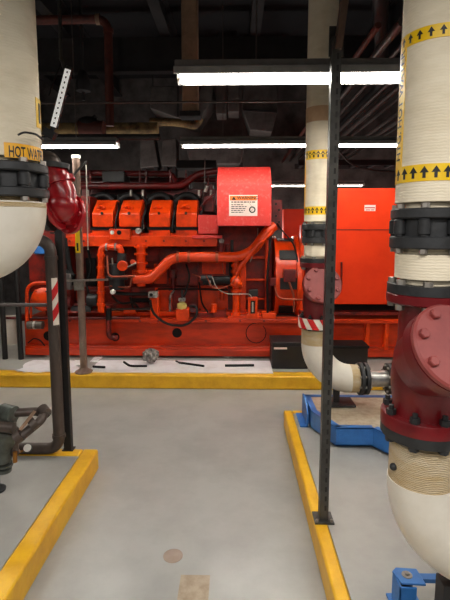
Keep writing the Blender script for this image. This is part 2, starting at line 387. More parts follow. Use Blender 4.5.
# ================================================================== near right riser
YN = 1.42; rN = .103
cN = at(399, 232, YN); cN = (cN.x + rN * 1.02 - .013, YN)
def zn(y): return at(395, y, YN).z
t = thing('insulated_pipe', 'large cream insulated riser pipe at right edge, nearest the camera, with yellow arrow bands', 'pipe', (cN[0], cN[1], zn(209)))
MB().lathe([(rN * .8, zn(209)), (rN * .8, zn(209) + .016), (rN, zn(209) + .018), (rN, zn(110)), (rN * 1.008, zn(109)), (rN, zn(107)), (rN, zn(20)), (rN * 1.008, zn(19)), (rN, zn(17)), (rN, H)], (cN[0], cN[1], 0), (0, 0, 1), 56, cap=False).build('jacket', 'canvas', t)
band(t, cN, rN, zn(184), zn(168), 21)
band(t, cN, rN, zn(51), zn(38), 21)
vb = MB().patch(cN, rN + .0005, zn(168), zn(51), R(-116), R(-77)).build('text_band', 'tape', t)
zz = zn(162)
MB().text('HTG. HOT WATER', .038, lambda x, y: (cN[0] + (rN + .0026) * math.sin(R(-82) - y / rN), cN[1] - (rN + .0026) * math.cos(R(-82) - y / rN), zz + x)).build('lettering', 'ink', vb, recalc=False)
cW = (cN[0] + .005, YN); cV = (cN[0] + .010, YN); cB = (cN[0] + .016, YN)
wafer_valve(cW, rN, (zn(248), zn(236), zn(219), zn(209)), 'big black bolted flange pair on the near right riser, under its lower arrow band', ph=.22)
sp = MB().lathe([(rN * .8, zn(283)), (rN * .8, zn(283) + .016), (rN * .97, zn(283) + .018), (rN * .98, zn(248) - .018), (rN * .8, zn(248) - .016), (rN * .8, zn(248))], (cW[0], cW[1], 0), (0, 0, 1), 56).build('pipe_spool', 'canvas')
tag(sp, 'short cream wrapped pipe piece between black flange and big dark red valve at right', 'pipe')
cov = at(458, 346, YN - .2)
check_valve(cV, rN, (zn(283), zn(292), zn(302), zn(411), zn(423), zn(433)),   .125, cov, R(34), 'big dark red check valve with bolted round cover, at the right edge', yawc=R(14))
t = thing('pipe_elbow', 'large white pipe elbow with bare canvas collar at bottom right, below the big red valve', 'pipe', (cN[0], cN[1], PAD))
rE = rN * 1.0; zE = zn(478)
MB().lathe([(rE * .9, zE), (rE, zE), (rE * 1.0, zn(433) - .019), (rE * .8, zn(433) - .016), (rE * .8, zn(433))], (cB[0], cB[1], 0), (0, 0, 1), 56).build('canvas_collar', 'rawcanvas', t, label='bare woven tan canvas collar')
pts = elbow(cB, zE, rE, rE * 2.75, 1, '', ''); pts.append((pts[-1][0] + .3, pts[-1][1], pts[-1][2]))
MB().tube([(cB[0], cB[1], zE + .004)] + pts, rE * 1.03, 48).build('elbow_jacket', 'white', t)
px = pts[-2][0] - .17; zb = pts[-2][2]
MB().box((px - .03, YN - .03, PAD + .01), (px + .03, YN + .03, zb - rE * .8)).box((px - .09, YN - .09, PAD), (px + .09, YN + .09, PAD + .012)).build('support_stand', 'black', t)
mb = MB().ball((cB[0] - rE, cB[1] - .03, zn(462)), .012).build('tie_knob', 'iron', t)

# blue spring bracket, near
q = on(407, 575, .27)
t = thing('spring_bracket', 'small blue bolted bracket on the right pad beneath the white elbow', 'bracket', (q.x, q.y, PAD))
MB().prism([(q.x - .035, q.y - .04, .262), (q.x + .055, q.y - .045, .262), (q.x + .05, q.y + .035, .262), (q.x - .03, q.y + .04, .262), (q.x - .05, q.y + .02, .262)], (0, 0, .008)).build('top_plate', 'blue', t, bev=.002)
MB().cyl((q.x, q.y, .27), (q.x, q.y, .2725), .02, seg=20).hexa((q.x, q.y, .2725), (0, 0, 1), .009, .008).build('bolt', 'bolt', t)
MB().box((q.x - .045, q.y - .05, PAD), (q.x + .02, q.y - .042, .258)).box((q.x - .045, q.y - .05, PAD), (q.x - .037, q.y + .03, .262)).box((q.x - .06, q.y - .07, PAD), (q.x + .06, q.y + .05, PAD + .01)).build('bracket_body', 'blue', t, bev=.002)
MB().box((q.x + .03, q.y - .01, .245), (q.x + .12, q.y + .02, .262)).build('arm', 'blue', t)
MB().cyl((q.x, q.y, PAD + .01), (q.x, q.y, .262), .022, seg=16).build('spring', 'iron', t)

# ================================================================== far right riser
YF = 3.3; rF = .103
cF = at(304, 232, YF); cF = (cF.x + rF, YF)
def zf(y): return at(318, y, YF).z
t = thing('insulated_pipe', 'slimmer cream riser pipe behind the steel strut post, with two yellow arrow bands', 'pipe', (cF[0], cF[1], zf(224)))
MB().lathe([(rF * .8, zf(224)), (rF * .8, zf(224) + .016), (rF, zf(224) + .018), (rF, zf(121)), (rF * 1.01, zf(120)), (rF, zf(119)), (rF, H)], (cF[0], cF[1], 0), (0, 0, 1), 40, cap=False).build('jacket', 'canvas', t)
MB().patch(cF, rF + .001, zf(124), zf(109), 0, 2 * PI, 40).build('bare_patch', 'stainpatch', t, label='stained tan band')
band(t, cF, rF, zf(161), zf(152), 21); band(t, cF, rF, zf(215), zf(207), 21)
MB().patch(cF, rF + .0005, zf(207), zf(161), R(-108), R(-78)).build('text_band', 'tape', t)
wafer_valve(cF, rF, (zf(243), zf(237), zf(230), zf(224)), 'small black bolted flange pair on the far cream riser behind the strut post', ph=.22)
tag(MB().lathe([(rF * .8, zf(258)), (rF * .8, zf(258) + .016), (rF * .97, zf(258) + .018), (rF * .97, zf(243) - .018), (rF * .8, zf(243) - .016), (rF * .8, zf(243))], (cF[0], cF[1], 0), (0, 0, 1), 40).build('pipe_spool', 'canvas'), 'short cream wrapped pipe piece on the far riser, between black flanges and pink-covered valve', 'pipe')
cov = at(323, 284, YF - .16)
check_valve(cF, rF, (zf(258), zf(262), zf(267), zf(317), zf(321.5), zf(326)), .132, cov, R(22), 'dark red check valve with pinkish round cover and striped tape, on the far riser', taped=True, yawc=R(4))
t = thing('pipe_elbow', 'smaller white pipe elbow with stained collar, turning right below the taped valve', 'pipe', (cF[0], cF[1], PAD + .15))
zE = zf(343); rE = rF * 1.03
MB().lathe([(rE * .9, zE), (rE, zE), (rE, zf(326) - .019), (rE * .8, zf(326) - .016), (rE * .8, zf(326))], (cF[0], cF[1], 0), (0, 0, 1), 40).build('canvas_collar', 'rawcanvas', t, label='stained tan canvas collar')
Rb = rE * 2.55
pts = elbow(cF, zE, rE, Rb, 1, '', '')
MB().tube([(cF[0], cF[1], zE + .004)] + pts, rE * .99, 40).build('elbow_jacket', 'white', t)
ex, ez = pts[-1][0], pts[-1][2]
MB().lathe([(rE * .7, -.03), (rE * 1.0, -.03), (rE * .96, .03), (rE * .7, .03)], (ex + .02, YF, ez), (1, 0, 0), 40).build('end_band', 'rawcanvas', t)
t2 = thing('steel_pipe', 'short shiny steel pipe with black bolted flange joining the smaller white elbow', 'pipe', (ex + .2, YF, ez))
def vflange(parent, x0, x1, r, m, z, Y, nb=8):
    f = MB().lathe([(r * .4, 0), (r, 0), (r, x1 - x0), (r * .4, x1 - x0)], (x0, Y, z), (1, 0, 0), 36).build('flange', m, parent)
    for k in range(nb):
        an = 2 * PI * (k + .5) / nb; p = (x0, Y + math.cos(an) * r * .82, z + math.sin(an) * r * .82)
        MB().through((0, p[1], p[2]), (1, 0, 0), x0, x1, .01, .014, .014).build('bolt', 'bolt', f)
vflange(t2, ex + .056, ex + .08, rE * 1.15, 'iron', ez, YF); vflange(t2, ex + .095, ex + .12, rE * 1.12, 'iron', ez, YF)
MB().cyl((ex + .06, YF, ez), (ex + .42, YF, ez), .062, seg=28).build('pipe', 'steel', t2)
vflange(t2, ex + .27, ex + .295, rE * 1.1, 'iron', ez, YF); vflange(t2, ex + .31, ex + .34, rE * 1.1, 'iron', ez, YF)
# pump the far pipe feeds, mostly behind the near valve
t = thing('pump', 'dark red pump on the blue base, mostly hidden behind the big red valve', 'pump', (ex + .7, YF, PAD + .15))
MB().lathe([(.09, 0), (.12, .02), (.15, .1), (.16, .18), (.15, .26), (.12, .34)], (ex + .42, YF, ez), (1, 0, 0), 36).build('casing', 'valve', t)
MB().box((ex + .46, YF - .1, PAD + .147), (ex + .7, YF + .1, ez - .12)).build('foot', 'valve', t)
# support under elbow
t = thing('pipe_stand', 'black post with flat foot on blue base, holding up the smaller white elbow', 'stand', (cF[0], YF, PAD + .15))
q = at(336, 396, YF)
MB().box((q.x - .022, YF - .022, PAD + .165), (q.x + .022, YF + .022, ez - rE * .86)).build('post', 'black', t)
MB().box((q.x - .07, YF - .09, PAD + .152), (q.x + .13, YF + .09, PAD + .164)).build('foot_plate', 'iron', t)

# blue inertia base
a = at(312, 420, 2.98)
t = thing('inertia_base', 'blue steel frame base filled with concrete, on the right pad behind the strut post', 'machine base', (a.x + .6, 3.15, PAD))
z0, z1 = PAD + .02, PAD + .145
A1 = at(311, 426, 3.16).x; B1 = at(336, 440, 2.88).x; C1 = at(373, 440, 2.88).x; D1 = at(394, 450, 2.74).x; X9 = D1 + .9
MB().prism([(A1 + .015, 3.17, z0 + .01), (B1 + .01, 2.9, z0 + .01), (C1, 2.9, z0 + .01), (D1, 2.77, z0 + .01), (X9, 2.77, z0 + .01), (X9, 3.47, z0 + .01), (A1 + .015, 3.47, z0 + .01)], (0, 0, z1 - z0 - .012)).build('concrete_fill', 'stain', t)
def chan(p, q, name):
    m_ = MB().bar((p[0], p[1], (z0 + z1) / 2), (q[0], q[1], (z0 + z1) / 2), .014, z1 - z0); return m_.build(name, 'blue', t, bev=.002)
def chan(p, q, name):
    p = Vector((p[0], p[1], 0)); q = Vector((q[0], q[1], 0)); d = (q - p).normalized(); n_ = Vector((-d.y, d.x, 0)) * .014
    mb = MB().prism([p + Vector((0, 0, z0)), q + Vector((0, 0, z0)), q + n_ + Vector((0, 0, z0)), p + n_ + Vector((0, 0, z0))], (0, 0, z1 - z0))
    for zz_ in (z0 - .001, z1 - .007): mb.prism([p + Vector((0, 0, zz_)), q + Vector((0, 0, zz_)), q + n_ * 3 + Vector((0, 0, zz_)), p + n_ * 3 + Vector((0, 0, zz_))], (0, 0, .008))
    return mb.build(name, 'blue', t)
chan((A1, 3.47), (A1, 3.16), 'side_channel'); chan((A1, 3.16), (B1, 2.88), 'angled_channel'); fc = chan((B1, 2.88), (C1, 2.88), 'front_channel'); chan((C1, 2.88), (D1, 2.74), 'angled_channel'); chan((D1, 2.74), (X9, 2.74), 'front_channel'); chan((X9, 3.48), (A1, 3.48), 'rear_channel')
for x in (B1 + .03, B1 + .05, C1 - .05, C1 - .03):
    for i in range(4): MB().hexa((x, 2.881, z0 + .02 + i * .028), (0, -1, 0), .005, .004).build('rivet', 'blue', fc)
for x, y in ((B1 + .02, 2.95), (A1 + .05, 3.4), (X9 - .05, 2.8)): MB().cyl((x, y, PAD), (x, y, z0 + .012), .03, seg=14).build('spring_foot', 'iron', t)
xs_ = A1 - .012
tag(MB().prism([(xs_, 3.2, PAD), (xs_, 3.44, PAD), (xs_, 3.44, PAD + .17), (xs_, 3.3, PAD + .17), (xs_, 3.2, PAD + .1)], (-.012, 0, 0)).prism([(xs_, 3.2, PAD), (xs_ - .06, 3.2, PAD), (xs_ - .06, 3.44, PAD), (xs_, 3.44, PAD)], (0, 0, .01)).build('spring_housing', 'blue'), 'blue upright bracket at the left rear corner of the blue machine base', 'bracket')

# ================================================================== strut post
base = on(323, 519, PAD)
t = thing('strut_post', 'tall grey slotted steel strut post standing on the right yellow kerb pad', 'post', (base.x, base.y, PAD))
w = .0215
zt = zat(48, base.y)
mb = MB()
prof = [(-w, -w), (w, -w), (w, w), (.009, w), (.009, w - .004), (w - .004, w - .004), (w - .004, -w + .004), (-w + .004, -w + .004), (-w + .004, w - .004), (-.009, w - .004), (-.009, w), (-w, w)]
mb.prism([(base.x + x, base.y + y, PAD + .008) for x, y in prof], (0, 0, zt + .03 - PAD)).build('channel', 'strut', t)
for k in range(48):
    z = PAD + .06 + k * .05
    if z < zt - .03: MB().box((base.x + .001, base.y - w - .0008, z), (base.x + .011, base.y - w + .001, z + .026)).build('slot', 'black', t)
MB().box((base.x - .048, base.y - .045, PAD), (base.x + .048, base.y + .05, PAD + .008)).build('base_plate', 'strut', t)
for sx in (-1, 1):
    MB().hexa((base.x + sx * .036, base.y - .033, PAD + .008), (0, 0, 1), .008, .012).build('anchor_bolt', 'bolt', t)
p_ = at(337.5, 50, base.y - .01); q_ = at(344.5, 0, base.y - .01); q_ = p_ + (q_ - p_) * ((H - .003 - p_.z) / (q_.z - p_.z))
MB().bar(p_, q_, .05, .03).build('upper_channel', 'pole', t, label='lighter tilted upper channel')
MB().box((base.x - w - .004, base.y + .026, zt - .03), (base.x + w + .02, base.y + .034, zt + .1)).build('splice_plate', 'strut', t)

# ================================================================== left hot water riser
YL = 1.58; rL = .116
cL = at(42, 185, YL); cL = (cL.x - rL - .004, YL)
def zl(y): return at(20, y, YL).z
t = thing('insulated_pipe', 'large cream insulated riser pipe at left edge with orange-yellow HOT WATER label', 'pipe', (cL[0], cL[1], zl(166)))
MB().lathe([(rL * .8, zl(165)), (rL * .8, zl(165) + .016), (rL, zl(165) + .018), (rL, zl(134)), (rL * 1.008, zl(133)), (rL, zl(132)), (rL, zl(60)), (rL * 1.008, zl(59)), (rL, zl(58)), (rL, H)], (cL[0], cL[1], 0), (0, 0, 1), 56, cap=False).build('jacket', 'canvas', t)
lb = MB().patch(cL, rL + .0006, zl(162), zl(148), R(24), R(125)).build('name_label', 'labelyellow', t, label='orange-yellow label reading HOT WATER')
MB().text('HOT WATER', .049, lambda x, y: (cL[0] + (rL + .0027) * math.sin(R(30) + x * .5 / rL), cL[1] - (rL + .0027) * math.cos(R(30) + x * .5 / rL), zl(161) + y)).build('lettering', 'ink', lb, recalc=False)
lb = MB().patch(cL, rL + .0006, zl(128), zl(98), R(84), R(118)).build('text_band', 'tape', t)
MB().patch(cL, rL + .0022, zl(123), zl(103), R(92), R(98)).build('lettering', 'ink', lb)
MB().tube(fillet([at(18, 135, YL - .13), at(24, 132, YL - .12), at(36, 134, YL - .1), at(43, 140, YL)], .02), .0035, 6).build('tie_wire', 'iron', t)
wafer_valve(cL, rL, (zl(198), zl(189), zl(174), zl(165)), 'black bolted flange pair on the hot water riser at left, above the white elbow', ph=.1)
t = thing('pipe_elbow', 'big white bulbous pipe elbow at left edge below the hot water riser', 'pipe', (cL[0], cL[1], zl(290)))
rE = .122
cE = (cL[0] - .0, YL); zE = zl(208)
pts = elbow(cE, zE, rE, .142, -1, '', '', n=22); pts.append((X0 + .01, pts[-1][1], pts[-1][2]))
MB().tube([(cE[0], cE[1], zE + .02)] + pts, rE, 48).build('elbow_jacket', 'white', t)
MB().lathe([(rE * .85, zl(208)), (rE * 1.01, zl(208)), (rE * 1.0, zl(198) - .019), (rE * .8, zl(198) - .016), (rE * .8, zl(198))], (cE[0], cE[1], 0), (0, 0, 1), 48).build('canvas_collar', 'rawcanvas', t)

# red strainer behind the left riser
t = thing('strainer', 'glossy red angled strainer valve behind the hot water riser flanges, at left', 'valve', at(62, 205, 2.35))
YS = 2.1
def sp_(x, y, d=0): return at(x, y, YS + d)
tp_ = sp_(51, 152)
zq = zat(160, YS)
MB().tube(fillet([(X0 + .01, YS, zq), (tp_.x, YS, zq), (tp_.x, YS, zat(172, YS))], .09, 8), .045, 24).build('supply_pipe', 'blacksteel', t)
MB().tube([sp_(51.5, 163), sp_(51.5, 168)], .08, 28).build('top_flange', 'iron', t)
MB().tube([sp_(52, 168), sp_(54, 173), sp_(57, 183), sp_(61, 194), sp_(64, 205)], .07, 32, rs=[.058, .06, .066, .07, .06]).build('body', 'valvered', t)
MB().ball(sp_(62, 205), .072, (1, 1, 1.1), 28).tube([sp_(50, 212), sp_(56, 209), sp_(64, 205)], .07, 28, rs=[.078, .066, .06]).build('chamber', 'valvered', t)
MB().cyl(sp_(53.5, 212, -.01), sp_(56, 211, -.01), .088, seg=32).build('branch_flange', 'valvered', t)
mb = MB().cyl(sp_(47, 212, -.01), sp_(53, 212, -.01), .088, seg=32).build('mating_flange', 'iron', t, label='dark iron mating flange')
for k in range(8):
    an = 2 * PI * k / 8; q = sp_(47, 212, -.01); MB().hexa(q + Vector((.02, math.cos(an) * .092, math.sin(an) * .092)), (0, math.cos(an), math.sin(an)), .012, .008).build('bolt', 'iron', mb)
ax = Vector((.5, .82, -.12)).normalized(); fc_ = sp_(69, 214, .07)
MB().cyl(sp_(55.5, 180), sp_(57.5, 185), .084, seg=32).build('neck_ring', 'valvered', t)
MB().cyl(sp_(64, 206), fc_, .06, .062, seg=28).build('outlet_neck', 'valvered', t)
ff = MB().lathe([(.03, 0), (.094, 0), (.096, .003), (.096, .018), (.092, .021), (.03, .021)], fc_, ax, 40).build('end_flange', 'valvered', t)
u, v = perp(ax)
for k in range(8):
    an = 2 * PI * k / 8; MB().hexa(fc_ + (u * math.cos(an) + v * math.sin(an)) * .08, -ax, .011, .014).build('bolt', 'valvered', ff)
# ================================================================== left steel pipe, post, valve set
YP = 2.76
t = thing('steel_pipe', 'tall dark steel pipe at left with elbows at top and bottom and striped tape', 'pipe', (at(61, 447, YP).x, YP, PAD))
top = at(49, 240, YP); bot = at(60, 446, YP); rp = .036; bot.z = PAD + rp + .003
xs = (top.x + bot.x) / 2 + .002
path = [(xs - .7, YP, top.z), (xs, YP, top.z), (xs, YP, bot.z), (xs - .55, YP, bot.z)]
MB().tube(fillet(path, .09, 8), rp, 24).build('pipe_run', 'blacksteel', t)
for z in (top.z - .11, bot.z + .09):
    MB().cyl((xs, YP, z - .012), (xs, YP, z + .012), rp + .006, seg=24).build('coupling', 'blacksteel', t)
za, zb = zat(325, YP), zat(278, YP)
tp = MB().patch((xs, YP), rp + .0006, za, zb, R(16), R(78)).build('striped_tape', 'tapewhite', t, label='red and white striped tape')
mb = MB(); hh = (zb - za) / 4.6
for k in range(2):
    zz0 = za + hh * (.35 + 2 * k)
    n = 6; vs = []; r_ = rp + .0026
    for i in range(n + 1):
        f = R(16) + R(62) * i / n; vs += [(xs + r_ * math.sin(f), YP - r_ * math.cos(f), zz0 + hh * .9 * i / n), (xs + r_ * math.sin(f), YP - r_ * math.cos(f), zz0 + hh * 1.1 + hh * .9 * i / n)]
    mb.faces(vs, [(2 * i, 2 * i + 2, 2 * i + 3, 2 * i + 1) for i in range(n)])
mb.build('red_stripes', 'tapered', tp)
t = thing('strut_post', 'black steel post standing close behind the taped dark pipe at left', 'post', (xs + .06, YP + .06, PAD))
MB().box((xs + .01, YP + .045, PAD), (xs + .058, YP + .085, zat(215, YP))).build('channel', 'black', t)
MB().box((xs - .002, YP + .04, PAD), (xs + .07, YP + .098, PAD + .006)).build('foot_plate', 'black', t)

# valve cluster on the pad at lower left
YV = 2.35
t = thing('valve_assembly', 'dark grey-green valve with gauge and looping pipework on left pad, bottom left', 'valve', (at(6, 460, YV).x, YV, PAD))
MB().lathe([(.03, -.15), (.05, -.14), (.055, -.06), (.075, -.02), (.075, .04), (.05, .06), (.06, .1), (.06, .12), (.03, .13)], at(4, 437, YV), (.15, 0, 1), 24).build('valve_body', 'greenvalve', t)
MB().lathe([(.02, 0), (.05, 0), (.05, .018), (.02, .018)], at(2, 470, YV), (.2, 0, 1), 24).build('lower_flange', 'greenvalve', t)
MB().cyl(at(2, 412, YV), at(14, 415, YV - .02), .048, seg=22).build('cap', 'greenvalve', t)
MB().cyl(at(-10, 425, YV - .06), at(14, 428, YV - .06), .03, seg=18).build('side_pipe', 'blacksteel', t)
MB().tube(fillet([at(12, 413, YV), at(41, 411, YV + .05), at(44, 418, YV - .02), at(17, 440, YV - .1)], .05, 6), .024, 16).build('looped_pipe', 'blacksteel', t)
for q, q2 in ((at(36, 421, YV - .05), at(30, 426, YV - .07)), (at(22, 434, YV - .09), at(16, 439, YV - .1)), (at(42, 409, YV + .04), at(46, 414, YV + .01))):
    MB().cyl(q, q2, .033, seg=16).build('union', 'blacksteel', t)
MB().bar(at(20, 430, YV - .12), at(35, 411, YV - .05), .022, .006).build('lever_handle', 'tan', t, label='pale tan lever handle')
MB().cyl(at(15, 452, YV - .03), at(15, 462, YV - .03), .012, seg=10).build('drain_pipe', 'brass', t)
MB().cyl(at(15, 455, YV), at(15, 440, YV), .02, seg=12).build('drain_cock', 'blacksteel', t)
MB().lathe([(.02, -.06), (.05, -.06), (.05, -.05), (.02, -.05)], at(4, 455, YV), (.1, 0, 1), 20).build('body_flange', 'greenvalve', t)
q = at(3, 468, YV)
MB().cyl((q.x - .045, YV, PAD), (q.x - .045, YV, q.z + .01), .022, seg=16).lathe([(.05, PAD), (.05, PAD + .01), (.02, PAD + .012)], (q.x - .045, YV, 0), (0, 0, 1), 18).build('foot', 'iron', t)
g = at(27.5, 448, YV + .12)
gx = Vector((.12, -.75, .55)).normalized()
gg = MB().lathe([(.015, -.02), (.024, -.018), (.026, 0), (.024, .002)], g, gx, 22).build('gauge', 'iron', t)
MB().lathe([(.001, .002), (.022, .002), (.022, .0035), (.001, .0035)], g, gx, 22).build('dial', 'dial', gg)
MB().cyl(g - gx * .018, at(20, 452, YV + .12), .006, seg=8).cyl(at(20, 452, YV + .12), at(17, 448, YV), .006, seg=8).build('gauge_stem', 'brass', gg)

# ================================================================== engine
E = thing('diesel_engine', 'huge orange-red stationary diesel engine with rows of cylinder covers, on the far pad', 'engine', (at(170, 357, 5.3).x, 5.3, PAD))
def ep(name, m, *boxes, parent=None, bev=.006, label=None):
    mb = MB()
    for bx in boxes: mb.pb(*bx)
    return mb.build(name, m, parent or E, bev=bev, label=label)
def etube(name, m, pts, r, rad=.06, seg=14, parent=None, label=None):
    return MB().tube(fillet([at(*q) for q in pts], rad), r, seg).build(name, m, parent or E, label=label)
def ecyl(name, m, p, q, r, seg=22, parent=None, r2=None, label=None):
    return MB().cyl(at(*p), at(*q), r, r2, seg=seg).build(name, m, parent or E, label=label)
def edisc(name, m, x, y, Y, rpx, d=.02, parent=None, seg=22):
    q = at(x, y, Y); r = rpx * Y / 450
    return MB().lathe([(r * .2, 0), (r * .92, 0), (r, .004), (r, d)], q, (0, 1, 0), seg).build(name, m, parent or E)
sk = ep('skid', 'skid', (25, 350, 430, 356.5, 4.97, 1.5), (25, 322, 430, 352, 5.06, 1.4), (25, 319, 430, 323, 4.97, 1.5), (25, 347, 430, 350.5, 4.99, .1))
for x in (366, 385, 412): ep('stiffener', 'orange', (x, 322.5, x + 4, 350.5, 4.985, .09), parent=sk)
for x, y, r in ((48, 336, 5), (115, 337, 4.6), (177, 333, 5)):
    edisc('cable_port', 'rubber', x, y, 5.056, r, .02, parent=sk)
for x in (50, 147, 228, 300, 360):
    q = at(x, 358, 5.03); MB().lathe([(.075, PAD), (.07, PAD + .02), (.05, PAD + .04), (.05, zat(356.4, 5.0) + .002)], (q.x, 5.03 + .03, 0), (0, 0, 1), 22).build('isolation_mount', 'foil', E)
blk = ep('engine_block', 'orange2', (45, 224, 272, 322, 5.38, .8), (45, 292, 120, 320, 5.3, .2))
ep('crankcase', 'orange2', (75, 287, 244, 320, 5.26, .3))
for k, (x0, y0, x1, y1) in enumerate(((76, 290, 97, 313), (108, 289, 131, 313), (155, 288, 172, 313), (198, 286, 228, 311))):
    c = ep('inspection_cover', 'orange' if k > 1 else 'orange2', (x0, y0, x1, y1, 5.225, .05))
    for bx, by in ((x0 + 2, y0 + 2), (x1 - 2, y0 + 2), (x0 + 2, y1 - 2), (x1 - 2, y1 - 2)):
        MB().hexa(at(bx, by, 5.225), (0, -1, 0), .012, .012).build('bolt', 'orange2', c)
ep('sill_rail', 'orange', (60, 312, 268, 316, 5.1, .2)); ep('sill_shade', 'shadegrime', (44, 316, 300, 319.5, 5.12, .3))  # second box is a dark strip standing in for shade above the skid
ep('oil_rail', 'orange2', (66, 304, 150, 308, 5.14, .14), (188, 314, 226, 318, 5.05, .1))
rail = ep('manifold_rail', 'orange', (66, 236, 217, 246.5, 4.98, .4), (66, 233, 217, 237, 5.05, .3))
ep('side_panel', 'orange2', (66, 247, 217, 262, 5.3, .12), (150, 258, 236, 288, 5.33, .1))
jb = ep('junction_box', 'orange', (109, 229, 130, 240, 4.945, .06))
edisc('dial', 'dial', 112, 232.5, 4.942, 2.2, .004, parent=jb); edisc('dial', 'rubber', 119, 232.5, 4.942, 2.4, .004, parent=jb)
edisc('oil_cap', 'foil', 138, 231, 4.96, 3, .04)
# cylinder covers with intake hoses
for i, x0 in enumerate((92, 119, 149, 176)):
    x1 = x0 + 21; Yc = 4.99
    xl = at(x0, 218, Yc).x; xr = at(x1, 218, Yc).x
    z0, za, zb = zat(227, Yc), zat(212, Yc), zat(200, Yc + .2)
    vc = MB().prism([(xl, Yc, z0), (xl, Yc - .005, za - .02), (xl, Yc + .012, za), (xl, Yc + .2, zb), (xl, Yc + .32, zb), (xl, Yc + .32, z0)], (xr - xl, 0, 0)).build('cylinder_cover', 'orange', E, bev=.008)
    MB().pb(x0 - 2, 227, x1 + 2, 230, Yc + .02, .3).build('gasket', 'rubber', vc)
    MB().pb(x0, 230, x1, 237, Yc + .03, .28).build('head_block', 'orange', vc)
    q = at(x0 + 9, 208, Yc + .06)
    MB().cyl(q, q + Vector((.0, -.03, .03)), .022, seg=14).cyl(q + Vector((-.05, 0, 0)), q + Vector((.05, -.01, .005)), .014, seg=10).build('filler_cap', 'orange', vc)
    MB().hexa(at(x0 + 10, 213.5, Yc - .004), (0, -1, .3), .016, .016).build('bolt', 'rubber', vc)
    etube('intake_hose', 'rubber', [(x0 - 3, 222, 5.34), (x0 - 2, 203, 5.34), (x0 + 7, 195, 5.36), (x0 + 18, 196, 5.36), (x0 + 24, 207, 5.34), (x0 + 25, 222, 5.32)], .042, .1, parent=vc)
    ep('intake_elbow', 'rubber', (x0 - 3, 194, x0 + 23, 212, 5.37, .12), parent=vc, bev=.03)
    etube('fuel_line', 'rubber', [(x0 + 23, 232, 5.0), (x0 + 24, 218, 5.0), (x0 + 27, 209, 5.05), (x0 + 26, 203, 5.2)], .011, .04, parent=vc)
    ecyl('injector_plug', 'blue' if i == 3 else 'foil', (x0 + 24, 229, 5.05), (x0 + 24, 225, 5.05), .018, parent=vc)
ep('head_deck', 'shadegrime', (84, 205, 217, 236, 5.3, .6))
ep('end_cover', 'orange2', (80, 196, 90, 234, 5.05, .3))
ep('exhaust_manifold', 'redpipe', (82, 189, 216, 206, 5.62, .3), (158, 190, 202, 198, 5.5, .14))
for x in (96, 124, 153, 181, 205): ep('exhaust_branch', 'redpipe', (x, 184, x + 8, 200, 5.58, .1))
etube('coolant_pipe', 'redpipe', [(80, 186, 5.4), (182, 186, 5.4), (197, 174, 5.4), (217, 171, 5.4)], .04, .1)
etube('coolant_pipe', 'redpipe', [(80, 173, 5.55), (172, 174, 5.55), (176, 184, 5.5)], .036, .06)
etube('coolant_pipe', 'redpipe', [(80, 180, 5.8), (216, 180, 5.8)], .03)
ep('air_cleaner', 'black', (102, 171, 124, 182, 5.45, .3)); ep('air_cleaner', 'black', (176, 160, 216, 168, 5.9, .3))
for x in (90, 140, 146, 170, 186, 208): ecyl('pipe_clamp', 'redpipe', (x, 170, 5.5), (x, 192, 5.5), .013, seg=8)
for x in (88, 131, 143, 199, 211): ecyl('vent_cock', 'bolt', (x, 196, 5.28), (x, 190, 5.28), .014, seg=8)
cb = ep('terminal_cover', 'pinkred', (198, 215, 218, 234, 4.95, .2)); ep('terminal_shelf', 'pinkred', (192, 235.5, 222, 238.5, 4.93, .3))
# control box with hood and warning label
Yb = 4.75; xl = at(217, 200, Yb).x; xr = at(271.5, 200, Yb).x; z0, z1 = zat(226, Yb), zat(184, Yb); z2 = zat(167, Yb + .2)
box = MB().prism([(xl, Yb, z0), (xl, Yb, z1), (xl, Yb + .2, z2), (xl, Yb + .5, z2), (xl, Yb + .5, z0)], (xr - xl, 0, 0)).build('control_box', 'pinkred', E, bev=.006, label='faded pinkish red box with hooded top')
for p_ in box.data.polygons: p_.use_smooth = False
a = at(229, 216, Yb); b = at(257.5, 195, Yb)
lb = MB().box((a.x, Yb - .003, a.z), (b.x, Yb + .001, b.z)).build('warning_label', 'labelwhite', box, label='white warning label with orange header')
W_, H_ = b.x - a.x, b.z - a.z
MB().box((a.x + .03 * W_, Yb - .0042, a.z + .74 * H_), (b.x - .03 * W_, Yb - .003, b.z - .04 * H_)).build('header_band', 'labelorange', lb)
ft = lambda fx, fz: (lambda x, y: Vector((a.x + fx * W_ + x, Yb - .0056, a.z + fz * H_ + y)))
mb = MB().text('WARNING', .046, ft(.28, .795))
mb.faces([ft(.09, .77)(0, 0), ft(.25, .77)(0, 0), ft(.17, .94)(0, 0)], [(0, 1, 2)])
rr = random.Random(3)
for k, (y, xe, h) in enumerate(((.64, .94, .05), (.52, .5, .035), (.43, .62, .035), (.34, .6, .035), (.25, .56, .035), (.16, .5, .035))):
    x = .08
    while x < xe - .03:
        w_ = min(rr.uniform(.05, .13), xe - x); mb.box((a.x + x * W_, Yb - .0056, a.z + y * H_), (a.x + (x + w_) * W_, Yb - .003, a.z + (y + h) * H_)); x += w_ + .025
mb.build('printing', 'ink', lb)
q = Vector((a.x + .82 * W_, Yb - .003, a.z + .3 * H_))
MB().ring(q, (0, -1, 0), .022, .034, .002).bar(q + Vector((-.02, -.002, -.02)), q + Vector((.02, -.002, .02)), .006, .002).bar(q + Vector((-.03, -.002, .07)), q + Vector((0, -.002, .02)), .008, .002).build('pictogram', 'ink', lb)
bk = ep('mounting_bracket', 'redpipe', (271.5, 200, 282, 230, 5.1, .2))
for k in range(4): edisc('bolt_hole', 'rubber', 276 + (k % 2) * 3, 204 + k * 6, 5.096, 1.2, .006, parent=bk)
